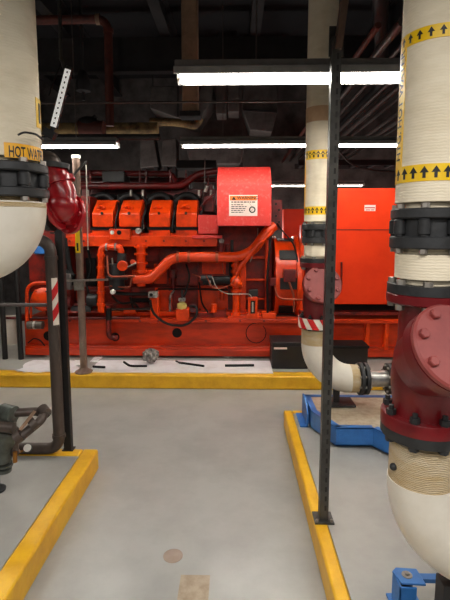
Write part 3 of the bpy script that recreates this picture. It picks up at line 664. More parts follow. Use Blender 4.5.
# big coolant pipe
cp = etube('water_pipe', 'orange', [(134, 279, 4.95), (152, 279, 4.95), (170, 259, 4.95), (182, 257, 4.95), (240, 257, 5.0), (254, 250, 5.02), (266, 232, 5.05), (274, 226, 5.1)], .056, .14, 22)
for x in (178, 189, 217): MB().cyl(at(x - 1.2, 257, 4.95), at(x + 1.2, 257, 4.95), .064, seg=22).build('clamp_ring', 'copper', cp)
etube('drain_pipe', 'orange', [(236, 276, 5.0), (238, 270, 4.98), (258, 244, 4.98), (272, 232, 5.05)], .026, .05)
# central riser manifold
cm = ecyl('water_manifold', 'orange', (141, 244, 4.97), (141, 286, 4.97), .05)
for y in (246, 253, 262, 270): MB().cyl(at(141, y, 4.97), at(141, y + 2, 4.97), .075, seg=20).build('flange', 'orange', cm)
ep('pump_casing', 'orange', (132, 270, 152, 284, 4.99, .25))
ecyl('pipe_cap', 'orange', (133, 262, 4.9), (133, 262, 5.1), .03)
# left loop pipe
lp = etube('bypass_pipe', 'orange', [(101, 312, 4.93), (101, 247, 4.93), (121, 247, 4.93), (121, 262, 4.95)], .037, .06, 18)
for x, y in ((101, 254), (101, 266), (101, 276), (101, 291), (101, 303)): MB().cyl(at(x, y, 4.93), at(x, y + 2.5, 4.93), .047, seg=16).build('coupling', 'orange', lp)
ecyl('union', 'foil', (106, 247, 4.93), (107.5, 247, 4.93), .043, parent=lp); ecyl('union', 'foil', (115, 247, 4.93), (116.5, 247, 4.93), .043, parent=lp)
etube('drain_elbow', 'orange2', [(108, 306, 4.95), (109, 337, 4.95), (117, 338, 5.0)], .03, .05)
MB().cyl(at(108.5, 308, 4.95), at(108.8, 320, 4.95), .033, seg=14).build('drain_hose', 'rubber', E)
# governor
gv = ecyl('governor', 'iron', (117, 264, 4.95), (117, 289, 4.95), .085)
MB().cyl(at(117, 276, 4.95), at(117, 279, 4.95), .115, seg=24).build('flange', 'iron', gv)
MB().cyl(at(122, 253, 4.93), at(121, 268, 4.93), .05, seg=18).build('actuator', 'iron', gv)
edisc('round_cap', 'orange', 122, 266, 4.86, 5.2, .06, parent=gv)
etube('linkage', 'bolt', [(112, 258, 4.88), (113, 268, 4.88), (128, 267, 4.88), (136, 263, 4.9)], .009, .02, parent=gv)
etube('fuel_pipe', 'copper', [(107, 256, 4.9), (108, 274, 4.86), (112, 277, 4.84), (135, 276, 4.86)], .012, .04)
etube('fuel_pipe', 'copper', [(110, 286, 4.88), (130, 288, 4.88), (132, 276, 4.9)], .01, .04)
edisc('gauge', 'dial', 112.5, 292, 4.85, 2.6, .03)
etube('oil_line', 'rubber', [(115, 293, 4.95), (126, 294, 4.95), (148, 294, 5.0)], .02, .03)
etube('oil_line', 'rubber', [(130, 297, 5.1), (134, 312, 5.1)], .012)
etube('fuel_pipe', 'blacksteel', [(80, 310, 5.05), (150, 309, 5.05)], .014)
# left end
ep('end_panel', 'orange2', (29, 254, 52, 292, 5.05, .5)); ep('end_housing', 'orange2', (44, 232, 70, 320, 5.12, .4))
pm = MB().lathe([(.06, -.02), (.1, 0), (.13, .03), (.13, .09), (.1, .1), (.1, .3)], at(42, 300, 4.88), (-.1, 1, 0), 28).build('water_pump', 'orange', E)
for k in range(6):
    an = 2 * PI * k / 6; MB().hexa(at(42, 300, 4.89) + Vector((math.cos(an) * .11, .01, math.sin(an) * .11)), (0, -1, 0), .012, .016).build('bolt', 'orange2', pm)
etube('suction_pipe', 'orange', [(27, 322, 4.92), (27, 288, 4.92), (34, 283, 4.92), (48, 283, 4.95)], .02, .08)
etube('suction_pipe', 'orange', [(31, 318, 4.94), (31, 300, 4.94), (36, 290, 4.94)], .014, .05)
ep('blue_cap', 'blue', (34, 246, 47, 254, 4.98, .12), label='blue cap box')
ep('valve_block', 'redpipe', (16, 315, 27, 321, 4.95, .1))
etube('level_pipe', 'redpipe', [(4, 318, 4.95), (30, 318, 4.95), (78, 318, 4.95), (140, 318, 4.97)], .016)
fl = MB().cyl(at(28, 325, 4.86), at(43, 325, 4.86), .045, seg=20).build('oil_filter', 'blacksteel', E)
ecyl('bracket_band', 'foil', (34, 325, 4.86), (36, 325, 4.86), .048, parent=fl)
ep('sensor_box', 'duct', (60, 274, 70, 290, 4.9, .1)); 
etube('harness', 'rubber', [(66, 238, 5.0), (68, 262, 5.0), (74, 285, 4.98)], .03, .08); etube('harness', 'rubber', [(54, 250, 5.0), (60, 268, 4.98), (75, 276, 4.96)], .022, .08)
ecyl('lube_pump', 'iron', (88, 300, 5.0), (98, 300, 5.0), .07); ecyl('lube_pump', 'iron', (72, 310, 5.02), (92, 310, 5.02), .05); ecyl('lube_pump', 'redpipe', (56, 302, 5.0), (72, 302, 5.0), .06)
etube('oil_pipe', 'orange2', [(50, 312, 4.97), (100, 312, 5.0)], .02)
etube('port_cable', 'rubber', [(28, 343, 5.0), (34, 338, 4.98), (40, 340, 4.98), (45, 346, 5.0)], .007, .03)
# mid engine
ep('fuel_filter', 'orange', (176, 309, 189, 321, 4.95, .16))
gb = MB().lathe([(.02, -.045), (.05, -.035), (.056, 0), (.05, .03), (.03, .04), (.02, .07)], at(182, 306, 5.0), (0, 0, 1), 22).build('filter_bowl', 'glass', E)
ecyl('bowl_cap', 'foil', (182, 301, 5.0), (182, 298, 5.0), .04, parent=gb); ecyl('bowl_stem', 'iron', (182, 299, 5.0), (182, 290, 5.0), .012, parent=gb)
etube('battery_cable', 'rubber', [(150, 300, 4.93), (152, 312, 4.92), (166, 325, 4.92), (186, 326, 4.92), (197, 316, 4.94), (197, 307, 5.0), (190, 306, 5.02)], .014, .12)
etube('battery_cable', 'rubber', [(199, 282, 5.15), (202, 305, 5.14), (210, 314, 5.1), (200, 318, 5.08)], .01, .08)
lg = ep('lever_guard', 'orange', (150, 296, 158, 324, 5.0, .12))
ep('plug', 'foil', (148, 292, 157, 298, 4.93, .1)); edisc('plug_pin', 'rubber', 151, 295, 4.925, 1.8, .01)
etube('breather_pipe', 'foil', [(170, 318, 5.15), (170, 296, 5.15), (174, 290, 5.15)], .014, .05)
ecyl('thermostat', 'redpipe', (173, 278, 5.15), (173, 270, 5.15), .045); ecyl('thermostat_stem', 'redpipe', (173, 288, 5.2), (173, 278, 5.2), .02)
st = MB().cyl(at(203, 281, 5.0), at(230, 280, 5.0), .05, seg=22).build('starter_motor', 'rubber', E)
ecyl('band', 'foil', (209, 281, 5.0), (211, 281, 5.0), .053, parent=st); ecyl('solenoid', 'iron', (201, 278, 4.97), (212, 278, 4.97), .032, parent=st)
etube('lead', 'copper', [(206, 275, 4.92), (213, 290, 4.92), (230, 286, 4.93), (237, 276, 4.95)], .006, .08, seg=6, parent=st)
etube('lead', 'wirewhite', [(212, 276, 4.92), (216, 288, 4.92), (226, 294, 4.95), (250, 294, 4.95), (252, 298, 4.95)], .005, .06, seg=6, parent=st)
etube('lead', 'copper', [(192, 274, 5.05), (199, 276, 5.0), (203, 280, 4.97)], .006, .04, seg=6, parent=st)
ecyl('hand_wheel_hub', 'redpipe', (193, 308, 5.05), (193, 308, 5.15), .05)
gc = MB().cyl(at(236, 262, 5.05), at(236, 318, 5.05), .04, seg=20).build('gear_tower', 'orange', E)
for y, r in ((264, .055), (270, .06), (283, .075), (289, .06), (312, .06)): MB().cyl(at(236, y, 5.05), at(236, y + 3, 5.05), r, seg=20).build('flange', 'orange', gc)
MB().ball(at(236, 282, 5.0), .07).build('bulb', 'orange', gc)
ep('gear_plate', 'orange', (240, 262, 246, 318, 5.15, .2), (228, 316, 262, 320, 5.0, .2))
ep('cover_flange', 'orange2', (213, 311, 226, 320, 5.04, .1))
edisc('oil_cap', 'foil', 221.5, 241, 4.98, 2.6, .05); ecyl('cap_stem', 'redpipe', (221.5, 252, 5.0), (221.5, 243, 5.0), .025)
ecyl('drain_cock', 'redpipe', (227, 254, 5.05), (227, 244, 5.05), .02); ecyl('drain_cock', 'iron', (232, 254, 5.1), (232, 240, 5.1), .018)
ep('relay_box', 'redpipe', (204, 196, 214, 212, 5.2, .12)); etube('linkage_rod', 'redpipe', [(200, 210, 5.15), (206, 200, 5.12), (214, 194, 5.15)], .016, .03)
ecyl('speed_lever', 'bolt', (205, 192, 5.15), (207, 186, 5.15), .02)
etube('sense_line', 'wirewhite', [(258, 228, 5.15), (257, 244, 5.15), (250, 262, 5.2)], .006, .05, 6)
etube('sense_line', 'copper', [(222, 262, 5.2), (224, 275, 5.15), (231, 277, 5.05)], .006, .05, 6)
etube('oil_line', 'rubber', [(146, 222, 5.25), (147, 206, 5.25), (143, 196, 5.3)], .02, .05)
for x in (70, 84, 146, 164, 186, 204): MB().hexa(at(x, 241, 4.979), (0, -1, 0), .014, .012).build('bolt', 'orange2', rail)
for x in (32, 70, 140, 158, 206, 240, 264): MB().hexa(at(x, 320.8, 4.969), (0, -1, 0), .014, .012).build('bolt', 'orange2', sk)
etube('conduit_line', 'rubber', [(158, 289, 5.2), (196, 289, 5.2), (228, 290, 5.2)], .011)
ep('recess_shade', 'rubber', (229, 262, 232, 312, 5.31, .04)); ep('recess_shade', 'rubber', (86, 258, 96, 286, 5.285, .03)); ep('recess_shade', 'rubber', (128, 298, 150, 304, 5.25, .03))  # black boxes put in for the shade inside engine gaps
ep('side_cover', 'orange', (154, 264, 170, 284, 5.3, .05)); ep('side_cover', 'orange2', (176, 262, 198, 286, 5.3, .05)); ep('side_cover', 'orange', (202, 262, 226, 274, 5.31, .05))
etube('fuel_pipe', 'orange2', [(160, 250, 5.28), (160, 262, 5.25), (168, 268, 5.2), (168, 286, 5.2)], .014, .04)
etube('hose', 'rubber', [(186, 264, 5.2), (190, 276, 5.15), (186, 292, 5.12), (183, 298, 5.05)], .012, .06)
etube('hose', 'rubber', [(112, 296, 5.1), (120, 304, 5.08), (134, 302, 5.1), (140, 310, 5.1)], .013, .06)
etube('hose', 'rubber', [(88, 250, 5.1), (92, 268, 5.08), (86, 284, 5.08), (90, 298, 5.05)], .014, .06)
ecyl('valve_stem', 'orange', (222, 300, 5.1), (222, 292, 5.1), .03); ecyl('valve_stem', 'orange', (214, 312, 5.02), (214, 304, 5.02), .035)
ecyl('drain_tap', 'orange2', (62, 313, 5.0), (70, 313, 5.0), .035); ecyl('drain_tap', 'orange', (124, 312, 5.05), (136, 312, 5.05), .03)
for x in (78, 92, 126, 162, 182, 206, 222): MB().hexa(at(x, 254, 5.3), (0, -1, 0), .016, .014).build('bolt', 'orange2', blk)
# flywheel guard
gd = ep('guard_panel', 'black', (246, 256, 270, 317, 5.42, .05))
ep('guard_frame', 'orange', (246, 278.5, 268, 281, 5.3, .03), (246, 298, 268, 300, 5.3, .03), (265, 240, 268, 318, 5.28, .05), (246, 256, 268, 259, 5.3, .03), parent=gd)
sg = ep('sight_frame', 'orange', (248, 299, 250.5, 318, 4.96, .04), (255, 299, 257.5, 318, 4.96, .04), (248, 297, 257.5, 301, 4.96, .04), (246, 314, 259, 319, 4.96, .06))
ep('sight_panel', 'black', (250.5, 301, 255, 314, 4.985, .02), parent=sg); ecyl('sight_tube', 'wirewhite', (252.7, 302, 4.97), (252.7, 312, 4.97), .01, parent=sg, seg=8)
ep('switch_cover', 'black', (249, 290, 258, 297, 4.98, .08))
ep('foot_bracket', 'orange', (262, 313, 276, 319, 4.98, .1))
etube('hose', 'rubber', [(271, 232, 5.1), (269, 255, 5.0), (267, 280, 4.98), (268, 318, 5.0)], .013, .1)
etube('hose', 'rubber', [(276, 222, 5.15), (280, 228, 5.0), (294, 244, 4.98), (298, 262, 4.98)], .008, .06)
cx = at(276, 278, 5.05).x; cx2 = at(302, 278, 5.05).x; zc = zat(279, 5.55)
fw = MB().lathe([(.40, 0), (.53, 0), (.53, .03), (.49, .03), (.49, cx2 - cx - .05), (.53, cx2 - cx - .05), (.53, cx2 - cx), (.4, cx2 - cx)], (cx, 5.58, zc), (1, 0, 0), 64).build('flywheel_housing', 'orange', E)
for k in range(9):
    an = R(100 + k * 20); y = 5.58 + .495 * math.cos(an); z = zc + .495 * math.sin(an)
    rot = Euler((an - PI / 2, 0, 0)).to_matrix()
    if k % 2 == 0: MB().obox(((cx + cx2) / 2, y, z), (cx2 - cx - .1, .13, .012), rot).build('vent_panel', 'black', fw)
jb = ep('cable_box', 'redpipe', (284, 270, 296, 282, 5.0, .1)); edisc('knockout', 'redpipe', 289, 276, 4.998, 3.2, .01, parent=jb)
ep('cable_box', 'redpipe', (270, 278, 276, 286, 5.0, .1))
etube('cable', 'copper', [(275, 286, 5.02), (277, 296, 5.0), (282, 299, 4.98), (310, 300, 4.98)], .01, .05)
etube('cable', 'copper', [(289, 282, 5.02), (294, 296, 5.0), (294, 312, 5.0)], .012, .05)
MB().tube([at(256 + 10 * math.cos(t_ * PI / 8), 333 + 10 * math.sin(t_ * PI / 8), 5.045) for t_ in range(-2, 13)], .005, 6).build('loose_cable', 'rubber', E)
ep('coupling_post', 'orange', (300, 225, 304, 320, 5.1, .1))

# generator enclosure
t = thing('generator_enclosure', 'large plain bright orange-red sheet metal generator enclosure at right of the engine', 'machine enclosure', (at(350, 319, 5.6).x, 5.6, zat(319, 5.0)))
MB().pb(330, 188, 480, 304.5, 4.97, 1.35).build('main_panel', 'enclosure', t, bev=.008)
MB().pb(283, 209, 331, 304, 6.15, .17).build('end_panel', 'enclosure', t, bev=.008)
MB().pb(330, 229.3, 480, 230.3, 4.966, .01).build('seam', 'orange2', t)
MB().pb(300, 312, 480, 315, 5.0, .1).build('cross_rail', 'orange2', t); MB().pb(300, 304, 480, 319.2, 5.3, .6).build('support', 'black', t)
lb = MB().pb(364.5, 205, 375.5, 211, 4.965, .008).build('data_plate', 'labelwhite', t, label='small white data plate')
mb = MB().pb(365, 207.2, 375, 208.2, 4.963, .003); mb.pb(366, 209.5, 370, 210.3, 4.963, .003); mb.pb(371, 209.5, 374, 210.3, 4.963, .003); mb.build('printing', 'tapered', lb)
MB().cyl(at(341.5, 262, 4.95), at(341.5, 285, 4.95), .01, seg=8).build('handle', 'orange2', t)

# battery boxes
t = thing('battery_box', 'black box with thin white label strip, left of the smaller white elbow', 'box', (at(290, 374, 4.62).x, 4.75, PAD))
xl, xr = at(272, 360, 4.6).x, at(308, 360, 4.6).x; zt = zat(342, 4.6)
MB().box((xl, 4.6, PAD + .001), (xr, 4.92, zt - .03)).build('case', 'black', t, bev=.006)
MB().box((xl - .006, 4.594, zt - .045), (xr + .006, 4.926, zt)).build('lid', 'black', t, bev=.005)
MB().pb(274, 347.5, 287, 349.3, 4.592, .004).build('label_strip', 'labelwhite', t)
t = thing('battery_box', 'black lidded box right of the strut post, behind the smaller white elbow', 'box', (at(345, 370, 4.72).x, 4.8, PAD))
xl, xr = at(322, 355, 4.7).x, at(368, 355, 4.7).x; zt = zat(345, 4.7)
MB().box((xl, 4.7, PAD + .001), (xr, 4.95, zt - .02)).build('case', 'black', t, bev=.006)
MB().box((xl - .01, 4.69, zt - .03), (xr + .01, 4.955, zt)).build('lid', 'rubber', t, bev=.004)
# cloth sheets and bits on the pad
def sheet(px0, px1, y0, y1, z, label, jag=0, seed=1):
    rr = random.Random(seed); a = on(px0, y1, PAD); b = on(px1, y0, PAD); n = 14; m = 6; mb = MB()
    vs = []; fs = []
    for top in (0, 1):
        for i in range(n + 1):
            for j in range(m + 1):
                e = 1 if (i in (0, n) or j in (0, m)) else 0
                x = a.x + (b.x - a.x) * i / n + (rr.uniform(-jag, jag) if e else 0); y = a.y + (b.y - a.y) * j / m + (rr.uniform(-jag, jag) * .5 if e else 0)
                vs.append((x, y, PAD + z + (.004 + rr.uniform(0, .008) if top else 0)))
    k = (n + 1) * (m + 1)
    for i in range(n):
        for j in range(m):
            q = i * (m + 1) + j; fs.append((q + k, q + m + 1 + k, q + m + 2 + k, q + 1 + k)); fs.append((q, q + 1, q + m + 2, q + m + 1))
    mb.faces(vs, fs)
    bd = [i * (m + 1) for i in range(n + 1)] + [n * (m + 1) + j for j in range(1, m + 1)] + [i * (m + 1) + m for i in range(n - 1, -1, -1)] + [j for j in range(m - 1, 0, -1)]
    mb.bm.verts.ensure_lookup_table(); V = mb.bm.verts[:]
    for q, w in zip(bd, bd[1:] + bd[:1]): mb.bm.faces.new((V[q], V[w], V[w + k], V[q + k]))
    return tag(mb.build('absorbent_sheet', 'paper'), label, 'cloth')
sheet(88, 270, 361.8, 372.5, 0, 'long white absorbent sheet on the far pad in front of the engine skid', 0, 1)
sheet(16, 84, 361, 372, 0, 'rumpled stained white sheet at left end of the far pad', .04, 2)
o = sheet(90, 103, 357, 361.5, 0, 'small folded white cloth by the steel pole foot', .005, 3); 
def bar_thing(name, pts, r, m, label, cat):
    return tag(MB().tube(fillet(pts, .05), r, 8).build(name, m), label, cat)
Z = PAD + .022
bar_thing('hose_piece', [on(124, 362, Z), on(130, 366, Z), on(147, 366, Z)], .012, 'rubber', 'short bent black hose piece lying on the long white sheet', 'hose')
t = thing('marker_pen', 'longer black stick on the white sheet, right of the crumpled grey rag', 'tool', on(190, 364, Z))
MB().cyl(on(179, 362.5, Z), on(204, 366, Z), .012, seg=10).build('shaft', 'rubber', t); MB().cyl(on(176, 361, Z + .002), on(182, 363.5, Z + .002), .009, seg=8).build('tip', 'iron', t)
tag(MB().cyl(on(225, 365.5, Z), on(254, 365.2, Z), .013, seg=10).build('black_rod', 'rubber'), 'straight black rod on the white sheet, just left of the label-strip black box', 'tool')
tag(MB().cyl(on(93, 366.5, Z), on(105, 367.2, Z), .012, seg=10).build('black_rod', 'rubber'), 'short black rod on the pad beside the foot of the steel pole', 'tool')
rr = random.Random(5)
mb = MB(); q = on(151, 362, PAD + .02)
bmesh.ops.create_icosphere(mb.bm, subdivisions=3, radius=.085, matrix=Matrix.Translation(q + Vector((0, -.02, .08))) @ Matrix.Diagonal((1, .8, .85, 1)))
for v in mb.bm.verts: v.co += Vector((rr.uniform(-1, 1), rr.uniform(-1, 1), rr.uniform(-1, 1))) * .016
tag(mb.build('crumpled_rag', 'foil'), 'crumpled grey rag bunched at the foot of the engine skid', 'rag')

# steel pole in front of engine
bp = on(84, 372, PAD); YQ = bp.y
t = thing('steel_pole', 'worn grey steel pipe pole in front of the engine with a yellow label, at left', 'pole', (bp.x, YQ, PAD))
zt = zat(158, YQ)
MB().cyl((bp.x, YQ, PAD), (bp.x, YQ, zt), .036, seg=20).build('pole_tube', 'pole', t)
MB().cyl((bp.x, YQ, zt), (bp.x, YQ, zt + .03), .042, seg=20).build('top_collar', 'reflector', t)
MB().lathe([(.09, PAD), (.09, PAD + .01), (.05, PAD + .03), (.037, PAD + .05)], (bp.x, YQ, 0), (0, 0, 1), 20).build('foot_flange', 'pole', t)
lb = MB().patch((bp.x, YQ), .037, zat(253, YQ), zat(222, YQ), R(-50), R(35)).build('pipe_label', 'tape', t, label='yellow label with black lettering')
MB().patch((bp.x, YQ), .0386, zat(251, YQ), zat(243, YQ), R(-22), R(8)).patch((bp.x, YQ), .0386, zat(232, YQ), zat(226, YQ), R(-22), R(8)).build('lettering', 'ink', lb)
MB().cyl((bp.x, YQ, zat(287, YQ)), (bp.x, YQ, zat(280, YQ)), .046, seg=16).box((bp.x - .05, YQ - .06, zat(290, YQ)), (bp.x + .05, YQ - .035, zat(282, YQ))).build('pole_clamp', 'bolt', t)
MB().bar(at(62, 281, YQ - .05), at(108, 279.5, YQ - .05), .02, .02).build('clamp_arm', 'bolt', t)
tag(MB().tube(fillet([at(86, 165, YQ - .03), at(87, 200, YQ - .03), at(88, 250, YQ - .03)], .1), .006, 6).build('cable', 'wirewhite'), 'thin pale cable hanging beside the steel pole', 'cable')
tag(MB().bar(at(66, 184, YQ - .1), at(86, 161, YQ - .055), .02, .02).build('brace_bar', 'strut'), 'short slanted grey brace bar in front of the steel pole top', 'bar')

# left background: rail, posts, bucket
t = thing('guard_rail', 'black post-and-rail barrier at far left behind the white elbow', 'railing', (at(10, 355, 4.9).x, 4.9, PAD))
for x in (3, 19): MB().cyl((at(x, 320, 4.9).x, 4.9, PAD), (at(x, 320, 4.9).x, 4.9, zat(262, 4.9)), .03, seg=14).build('post', 'black', t)
MB().cyl((at(-30, 262, 4.9).x, 4.9, zat(262, 4.9)), (at(24, 262, 4.9).x, 4.9, zat(262, 4.9)), .028, seg=14).build('top_rail', 'black', t)
tag(MB().cyl((X0 + .01, 3.2, zat(305.5, 3.2)), at(47, 305, 3.2), .014, seg=12).build('conduit', 'conduit'), 'thin grey horizontal pipe at left, below the white elbow', 'pipe')
t = thing('bucket', 'pale bucket at far left behind the black barrier posts', 'bucket', (at(11, 345, 5.6).x, 5.6, PAD))
q = at(11, 345, 5.6)
MB().lathe([(.1, PAD), (.13, PAD + .32), (.14, PAD + .32), (.14, PAD + .34), (.12, PAD + .34), (.1, PAD + .05)], (q.x, 5.6, 0), (0, 0, 1), 24).build('pail', 'white', t)
MB().tube([(q.x + .14 * math.cos(a_ * PI / 10), 5.6 - .05, PAD + .31 - .12 * math.sin(a_ * PI / 10)) for a_ in range(11)], .004, 6).build('handle', 'strut', t)
# hanging tilted strip and cord
t = thing('hanging_strip', 'slim white strip with added glow, hanging tilted above the left light, beside the hot water riser', 'strip', at(61, 98, 2.9))
A, B = at(69, 70, 2.9), at(54, 128, 2.9)
ax = (B - A).normalized()
MB().bar(A, B, .05, .032).build('channel', 'iron', t, bev=.003)
u = Vector((0, -1, 0)); s_ = ax.cross(u).normalized()
off = u * .026
lens = MB().bar(A + off, B + off, .004, .034)
lens = MB(); rot = Matrix((s_, u, ax)).transposed()
lens.obox((A + B) / 2 + off - s_ * .004, (.036, .006, (B - A).length * .98), rot).build('strip_face', 'stripglow', t)
dots = MB()
for k in range(11): dots.obox(A + ax * ((B - A).length * (k + .7) / 11.5) + u * .031 - s_ * .006, (.008, .003, .012), rot)
dots.build('slots', 'strut', t)
MB().cyl(A - ax * .0, A - ax * .02, .022, seg=10).build('end_cap', 'strut', t)
MB().tube(fillet([at(61, 60, 2.9), at(60, 66, 2.9), at(52, 85, 2.88), at(49, 96, 2.88)], .05), .005, 6).build('cord', 'rubber', t)
MB().tube([(A.x - .02, 2.9, H - .002), at(61, 58, 2.9), at(66, 72, 2.9)], .012, 8).build('hanger', 'strut', t)
q = at(50, 134, 2.9)
MB().obox(q, (.07, .05, .05), Euler((0, .5, 0)).to_matrix()).bar(B - ax * .02, q, .02, .02).build('bracket', 'iron', t)

# ================================================================== overhead
def pipe_thing(name, pts, r, m, label, cat='pipe', rad=.15, seg=16, group=None):
    return tag(MB().tube(fillet(pts, rad), r, seg).build(name, m), label, cat, group)
t = thing('overhead_pipe', 'rusty brown pipe with an elbow, running level then dropping, upper left', 'pipe', at(70, 20, 5.6))
MB().tube(fillet([(X0 + .01, 5.6, zat(20, 5.6)), at(108, 19, 5.6), at(110, 126, 5.6)], .16), .05, 18).build('pipe_run', 'brown', t)
MB().cyl(at(96, 19.3, 5.6), at(100, 19.2, 5.6), .06).build('coupling', 'tan', t); MB().cyl(at(108.3, 29, 5.6), at(108.4, 33, 5.6), .06).build('coupling', 'brown', t)
t = thing('pipe_riser', 'square tan vertical riser rising above the nearest light, top centre-left', 'pipe', at(190, 115, 5.9))
q = at(190, 60, 5.9); MB().box((q.x - .1, 5.85, zat(116, 5.9)), (q.x + .1, 6.03, H)).build('casing', 'tan', t, bev=.02)
MB().box((q.x - .13, 5.82, zat(117, 5.9)), (q.x + .13, 6.06, zat(112, 5.9))).build('collar', 'darksteel', t)
pipe_thing('conduit', [(X0 + .01, 4.75, zat(103, 4.75)), at(312, 101, 4.75)], .011, 'conduit', 'thin level conduit crossing above the second row of lights', 'conduit')
pipe_thing('overhead_pipe', [(X0 + .01, 6.6, zat(128, 6.6)), at(158, 129, 6.6)], .09, 'dirtyins', 'grimy yellowed insulated pipe above the left light, partly bare')
t = thing('pipe_valve', 'dark lumpy valve on the grimy yellowed pipe above the left light', 'valve', at(88, 125, 6.45))
MB().ball(at(88, 124, 6.4), .13, (1.2, .8, .8)).build('valve_body', 'darksteel', t); MB().cyl(at(88, 124, 6.4), at(96, 116, 6.4), .03).build('stem', 'darksteel', t); MB().cyl(at(80, 128, 6.4), at(104, 129, 6.4), .11, seg=18).build('sleeve', 'brown', t)
t = thing('sprinkler_drop', 'dark bell-shaped fitting hanging in the upper left gloom', 'fitting', at(83, 75, 6.0))
MB().lathe([(.02, -.25), (.02, -.15), (.09, -.14), (.1, -.05), (.05, .1), (.02, .12), (.02, 1.2)], at(83, 80, 6.0), (0, 0, 1), 16).build('bell', 'darksteel', t)
pipe_thing('strut_rail', [at(45, 137, 4.62), at(160, 137, 4.62)], .03, 'darksteel', 'dark level rail just above the left light fixture', 'rail')
# ducts
def duct(poly, Y, d, label, ribs=(), stand=False):
    t = thing('duct', label, 'duct', at(sum(p[0] for p in poly) / len(poly), max(p[1] for p in poly), Y))
    MB().prism([at(x, y, Y) for x, y in poly], (0, d, 0)).build('casing', 'duct', t, bev=.01)
    xs2 = [p[0] for p in poly]
    for px_ in (min(xs2) + 3, max(xs2) - 3):
        if stand:
            q = at(px_, max(p[1] for p in poly) - 2, Y); MB().box((q.x - .03, Y + .05, PAD), (q.x + .03, Y + d - .05, q.z)).build('support_leg', 'darksteel', t); continue
        q = at(px_, min(p[1] for p in poly), Y + d / 2); MB().cyl((q.x, Y + d / 2, q.z - .05), (q.x, Y + d / 2, H - .002), .008, seg=6).build('hanger_rod', 'darksteel', t)
    for (x0, y0, x1, y1) in ribs: MB().bar(at(x0, y0, Y - .01), at(x1, y1, Y - .01), .03, .03).build('rib', 'darksteel', t)
    return t
duct([(150, 86), (214, 86), (212, 100), (196, 124), (178, 118), (150, 108)], 7.2, .7, 'wide grimy duct with slanted side, behind the tan riser', [(178, 87, 178, 117), (200, 87, 194, 122)])
duct([(216, 84), (226, 84), (226, 114), (216, 114)], 7.1, .4, 'narrow upright grey duct, left one of the pair right of the tan riser')
duct([(228, 84), (239, 84), (239, 112), (228, 112)], 7.1, .4, 'narrow upright grey duct, right one of the pair right of the tan riser')
duct([(243, 84), (278, 84), (277, 112), (272, 132), (250, 130), (242, 108)], 7.2, .45, 'large tapering grey duct left of the far cream riser', [(243, 110, 277, 112)])
duct([(140, 132), (152, 130), (158, 166), (140, 168)], 7.4, .4, 'upright pale grey duct behind the engine, left part', stand=True); duct([(162, 140), (176, 138), (176, 166), (162, 166)], 7.4, .4, 'upright bluish grey duct behind the engine, under the yellowed pipe end', stand=True)
duct([(186, 148), (244, 148), (240, 164), (190, 164)], 7.3, .4, 'low wide dark duct just above the back of the engine', stand=True)
pipe_thing('overhead_pipe', [at(150, 122, 7.0), at(176, 122, 7.0), at(196, 126, 7.0), at(200, 118, 7.0)], .06, 'dirtyins', 'short yellowed bent pipe under the wide grimy duct', rad=.2)
pipe_thing('hanger_wire', [at(205, 158, 5.2), at(204.5, 192, 5.2)], .006, 'conduit', 'thin hanging wire in front of the red engine pipes', 'wire')
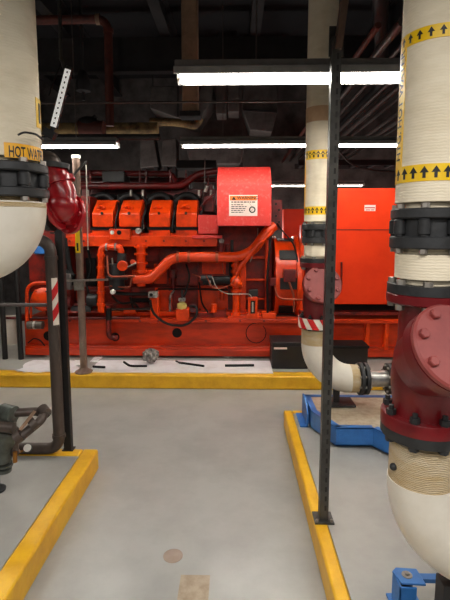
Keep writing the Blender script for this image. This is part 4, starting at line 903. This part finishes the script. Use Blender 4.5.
# joists along depth, dark
for i, x in enumerate((-3.4, -2.35, -.97, .27, 2.15, 3.3)):
    lab = ('dark steel ceiling joist, leftmost', 'dark steel ceiling joist above the rusty brown pipe', 'dark steel ceiling joist left of the tan riser', 'dark steel ceiling joist right of the tan riser', 'dark steel ceiling joist above the strut post', 'dark steel ceiling joist, rightmost')[i]
    t = thing('joist', lab, 'beam', (x, 3, H - .35), 'ceiling joists')
    MB().box((x - .07, Y0, H - .35), (x + .07, Y1, H - .33)).build('bottom_flange', 'darksteel', t); MB().box((x - .008, Y0, H - .33), (x + .008, Y1, H - .02)).build('web', 'darksteel', t); MB().box((x - .07, Y0, H - .02), (x + .07, Y1, H - .001)).build('top_flange', 'darksteel', t)
for i, (y, zz_) in enumerate(((3.6, 3.75), (6.6, 3.8))):
    t = thing('beam', ('dark steel cross beam under the joists, nearer one', 'dark steel cross beam under the joists, farther one')[i], 'beam', (0, y, zz_))
    MB().box((X0, y - .07, zz_ - .02), (X1, y + .07, zz_)).build('bottom_flange', 'darksteel', t); MB().box((X0, y - .01, zz_), (X1, y + .01, 4.25)).build('web', 'darksteel', t)
# conduit rack along depth at right
words = ['leftmost', 'second from left', 'third from left', 'fourth from left', 'fifth from left', 'sixth from left', 'seventh from left', 'eighth from left', 'rightmost']
for i in range(9):
    x = .95 + i * .16; z = 2.95 + (i % 3) * .02
    pipe_thing('conduit', [(x, 3.2, z), (x, 9.3, z)], (.022, .03, .018)[i % 3], 'brown' if i == 0 else 'conduit', 'conduit running into the distance in the rack behind the strut post, ' + words[i], 'conduit', group='rack of conduits at upper right')
pipe_thing('overhead_pipe', [(.6, 2.2, 3.6), (1.55, 5.0, 3.1), (1.55, 9.3, 3.1)], .06, 'darksteel', 'dark slanting pipe at upper right, between strut post and near riser')
pipe_thing('overhead_pipe', [at(352, 80, 5.6), at(400, 28, 5.4), at(440, -10, 5.2)], .035, 'brown', 'brown slanted pipe at upper right, beside the near cream riser')
t = thing('cable_tray', 'dark cable tray above the generator enclosure, at right', 'tray', (1.6, 7.0, 2.5))
for y in (6.6, 7.0): MB().box((.9, y, 2.5), (3.5, y + .02, 2.58)).build('side_rail', 'darksteel', t)
for k in range(10): MB().box((.95 + k * .26, 6.62, 2.51), (.99 + k * .26, 7.0, 2.53)).build('rung', 'darksteel', t)
pipe_thing('cable', [at(338, 150, 6.0), at(352, 166, 6.0), at(372, 170, 6.0), at(398, 172, 6.0)], .012, 'conduit', 'sagging dark cable above the generator enclosure', 'cable', rad=.2)
q = at(318, 58, 4.0)

# ------------------------------------------------------------------ world and view
w = bpy.data.worlds.new('world'); scene.world = w; w.use_nodes = True
w.node_tree.nodes['Background'].inputs[0].default_value = (0, 0, 0, 1)
vs = scene.view_settings
vs.view_transform = 'Standard'; vs.look = 'None'; vs.gamma = 1; vs.use_curve_mapping = False; vs.exposure = .63
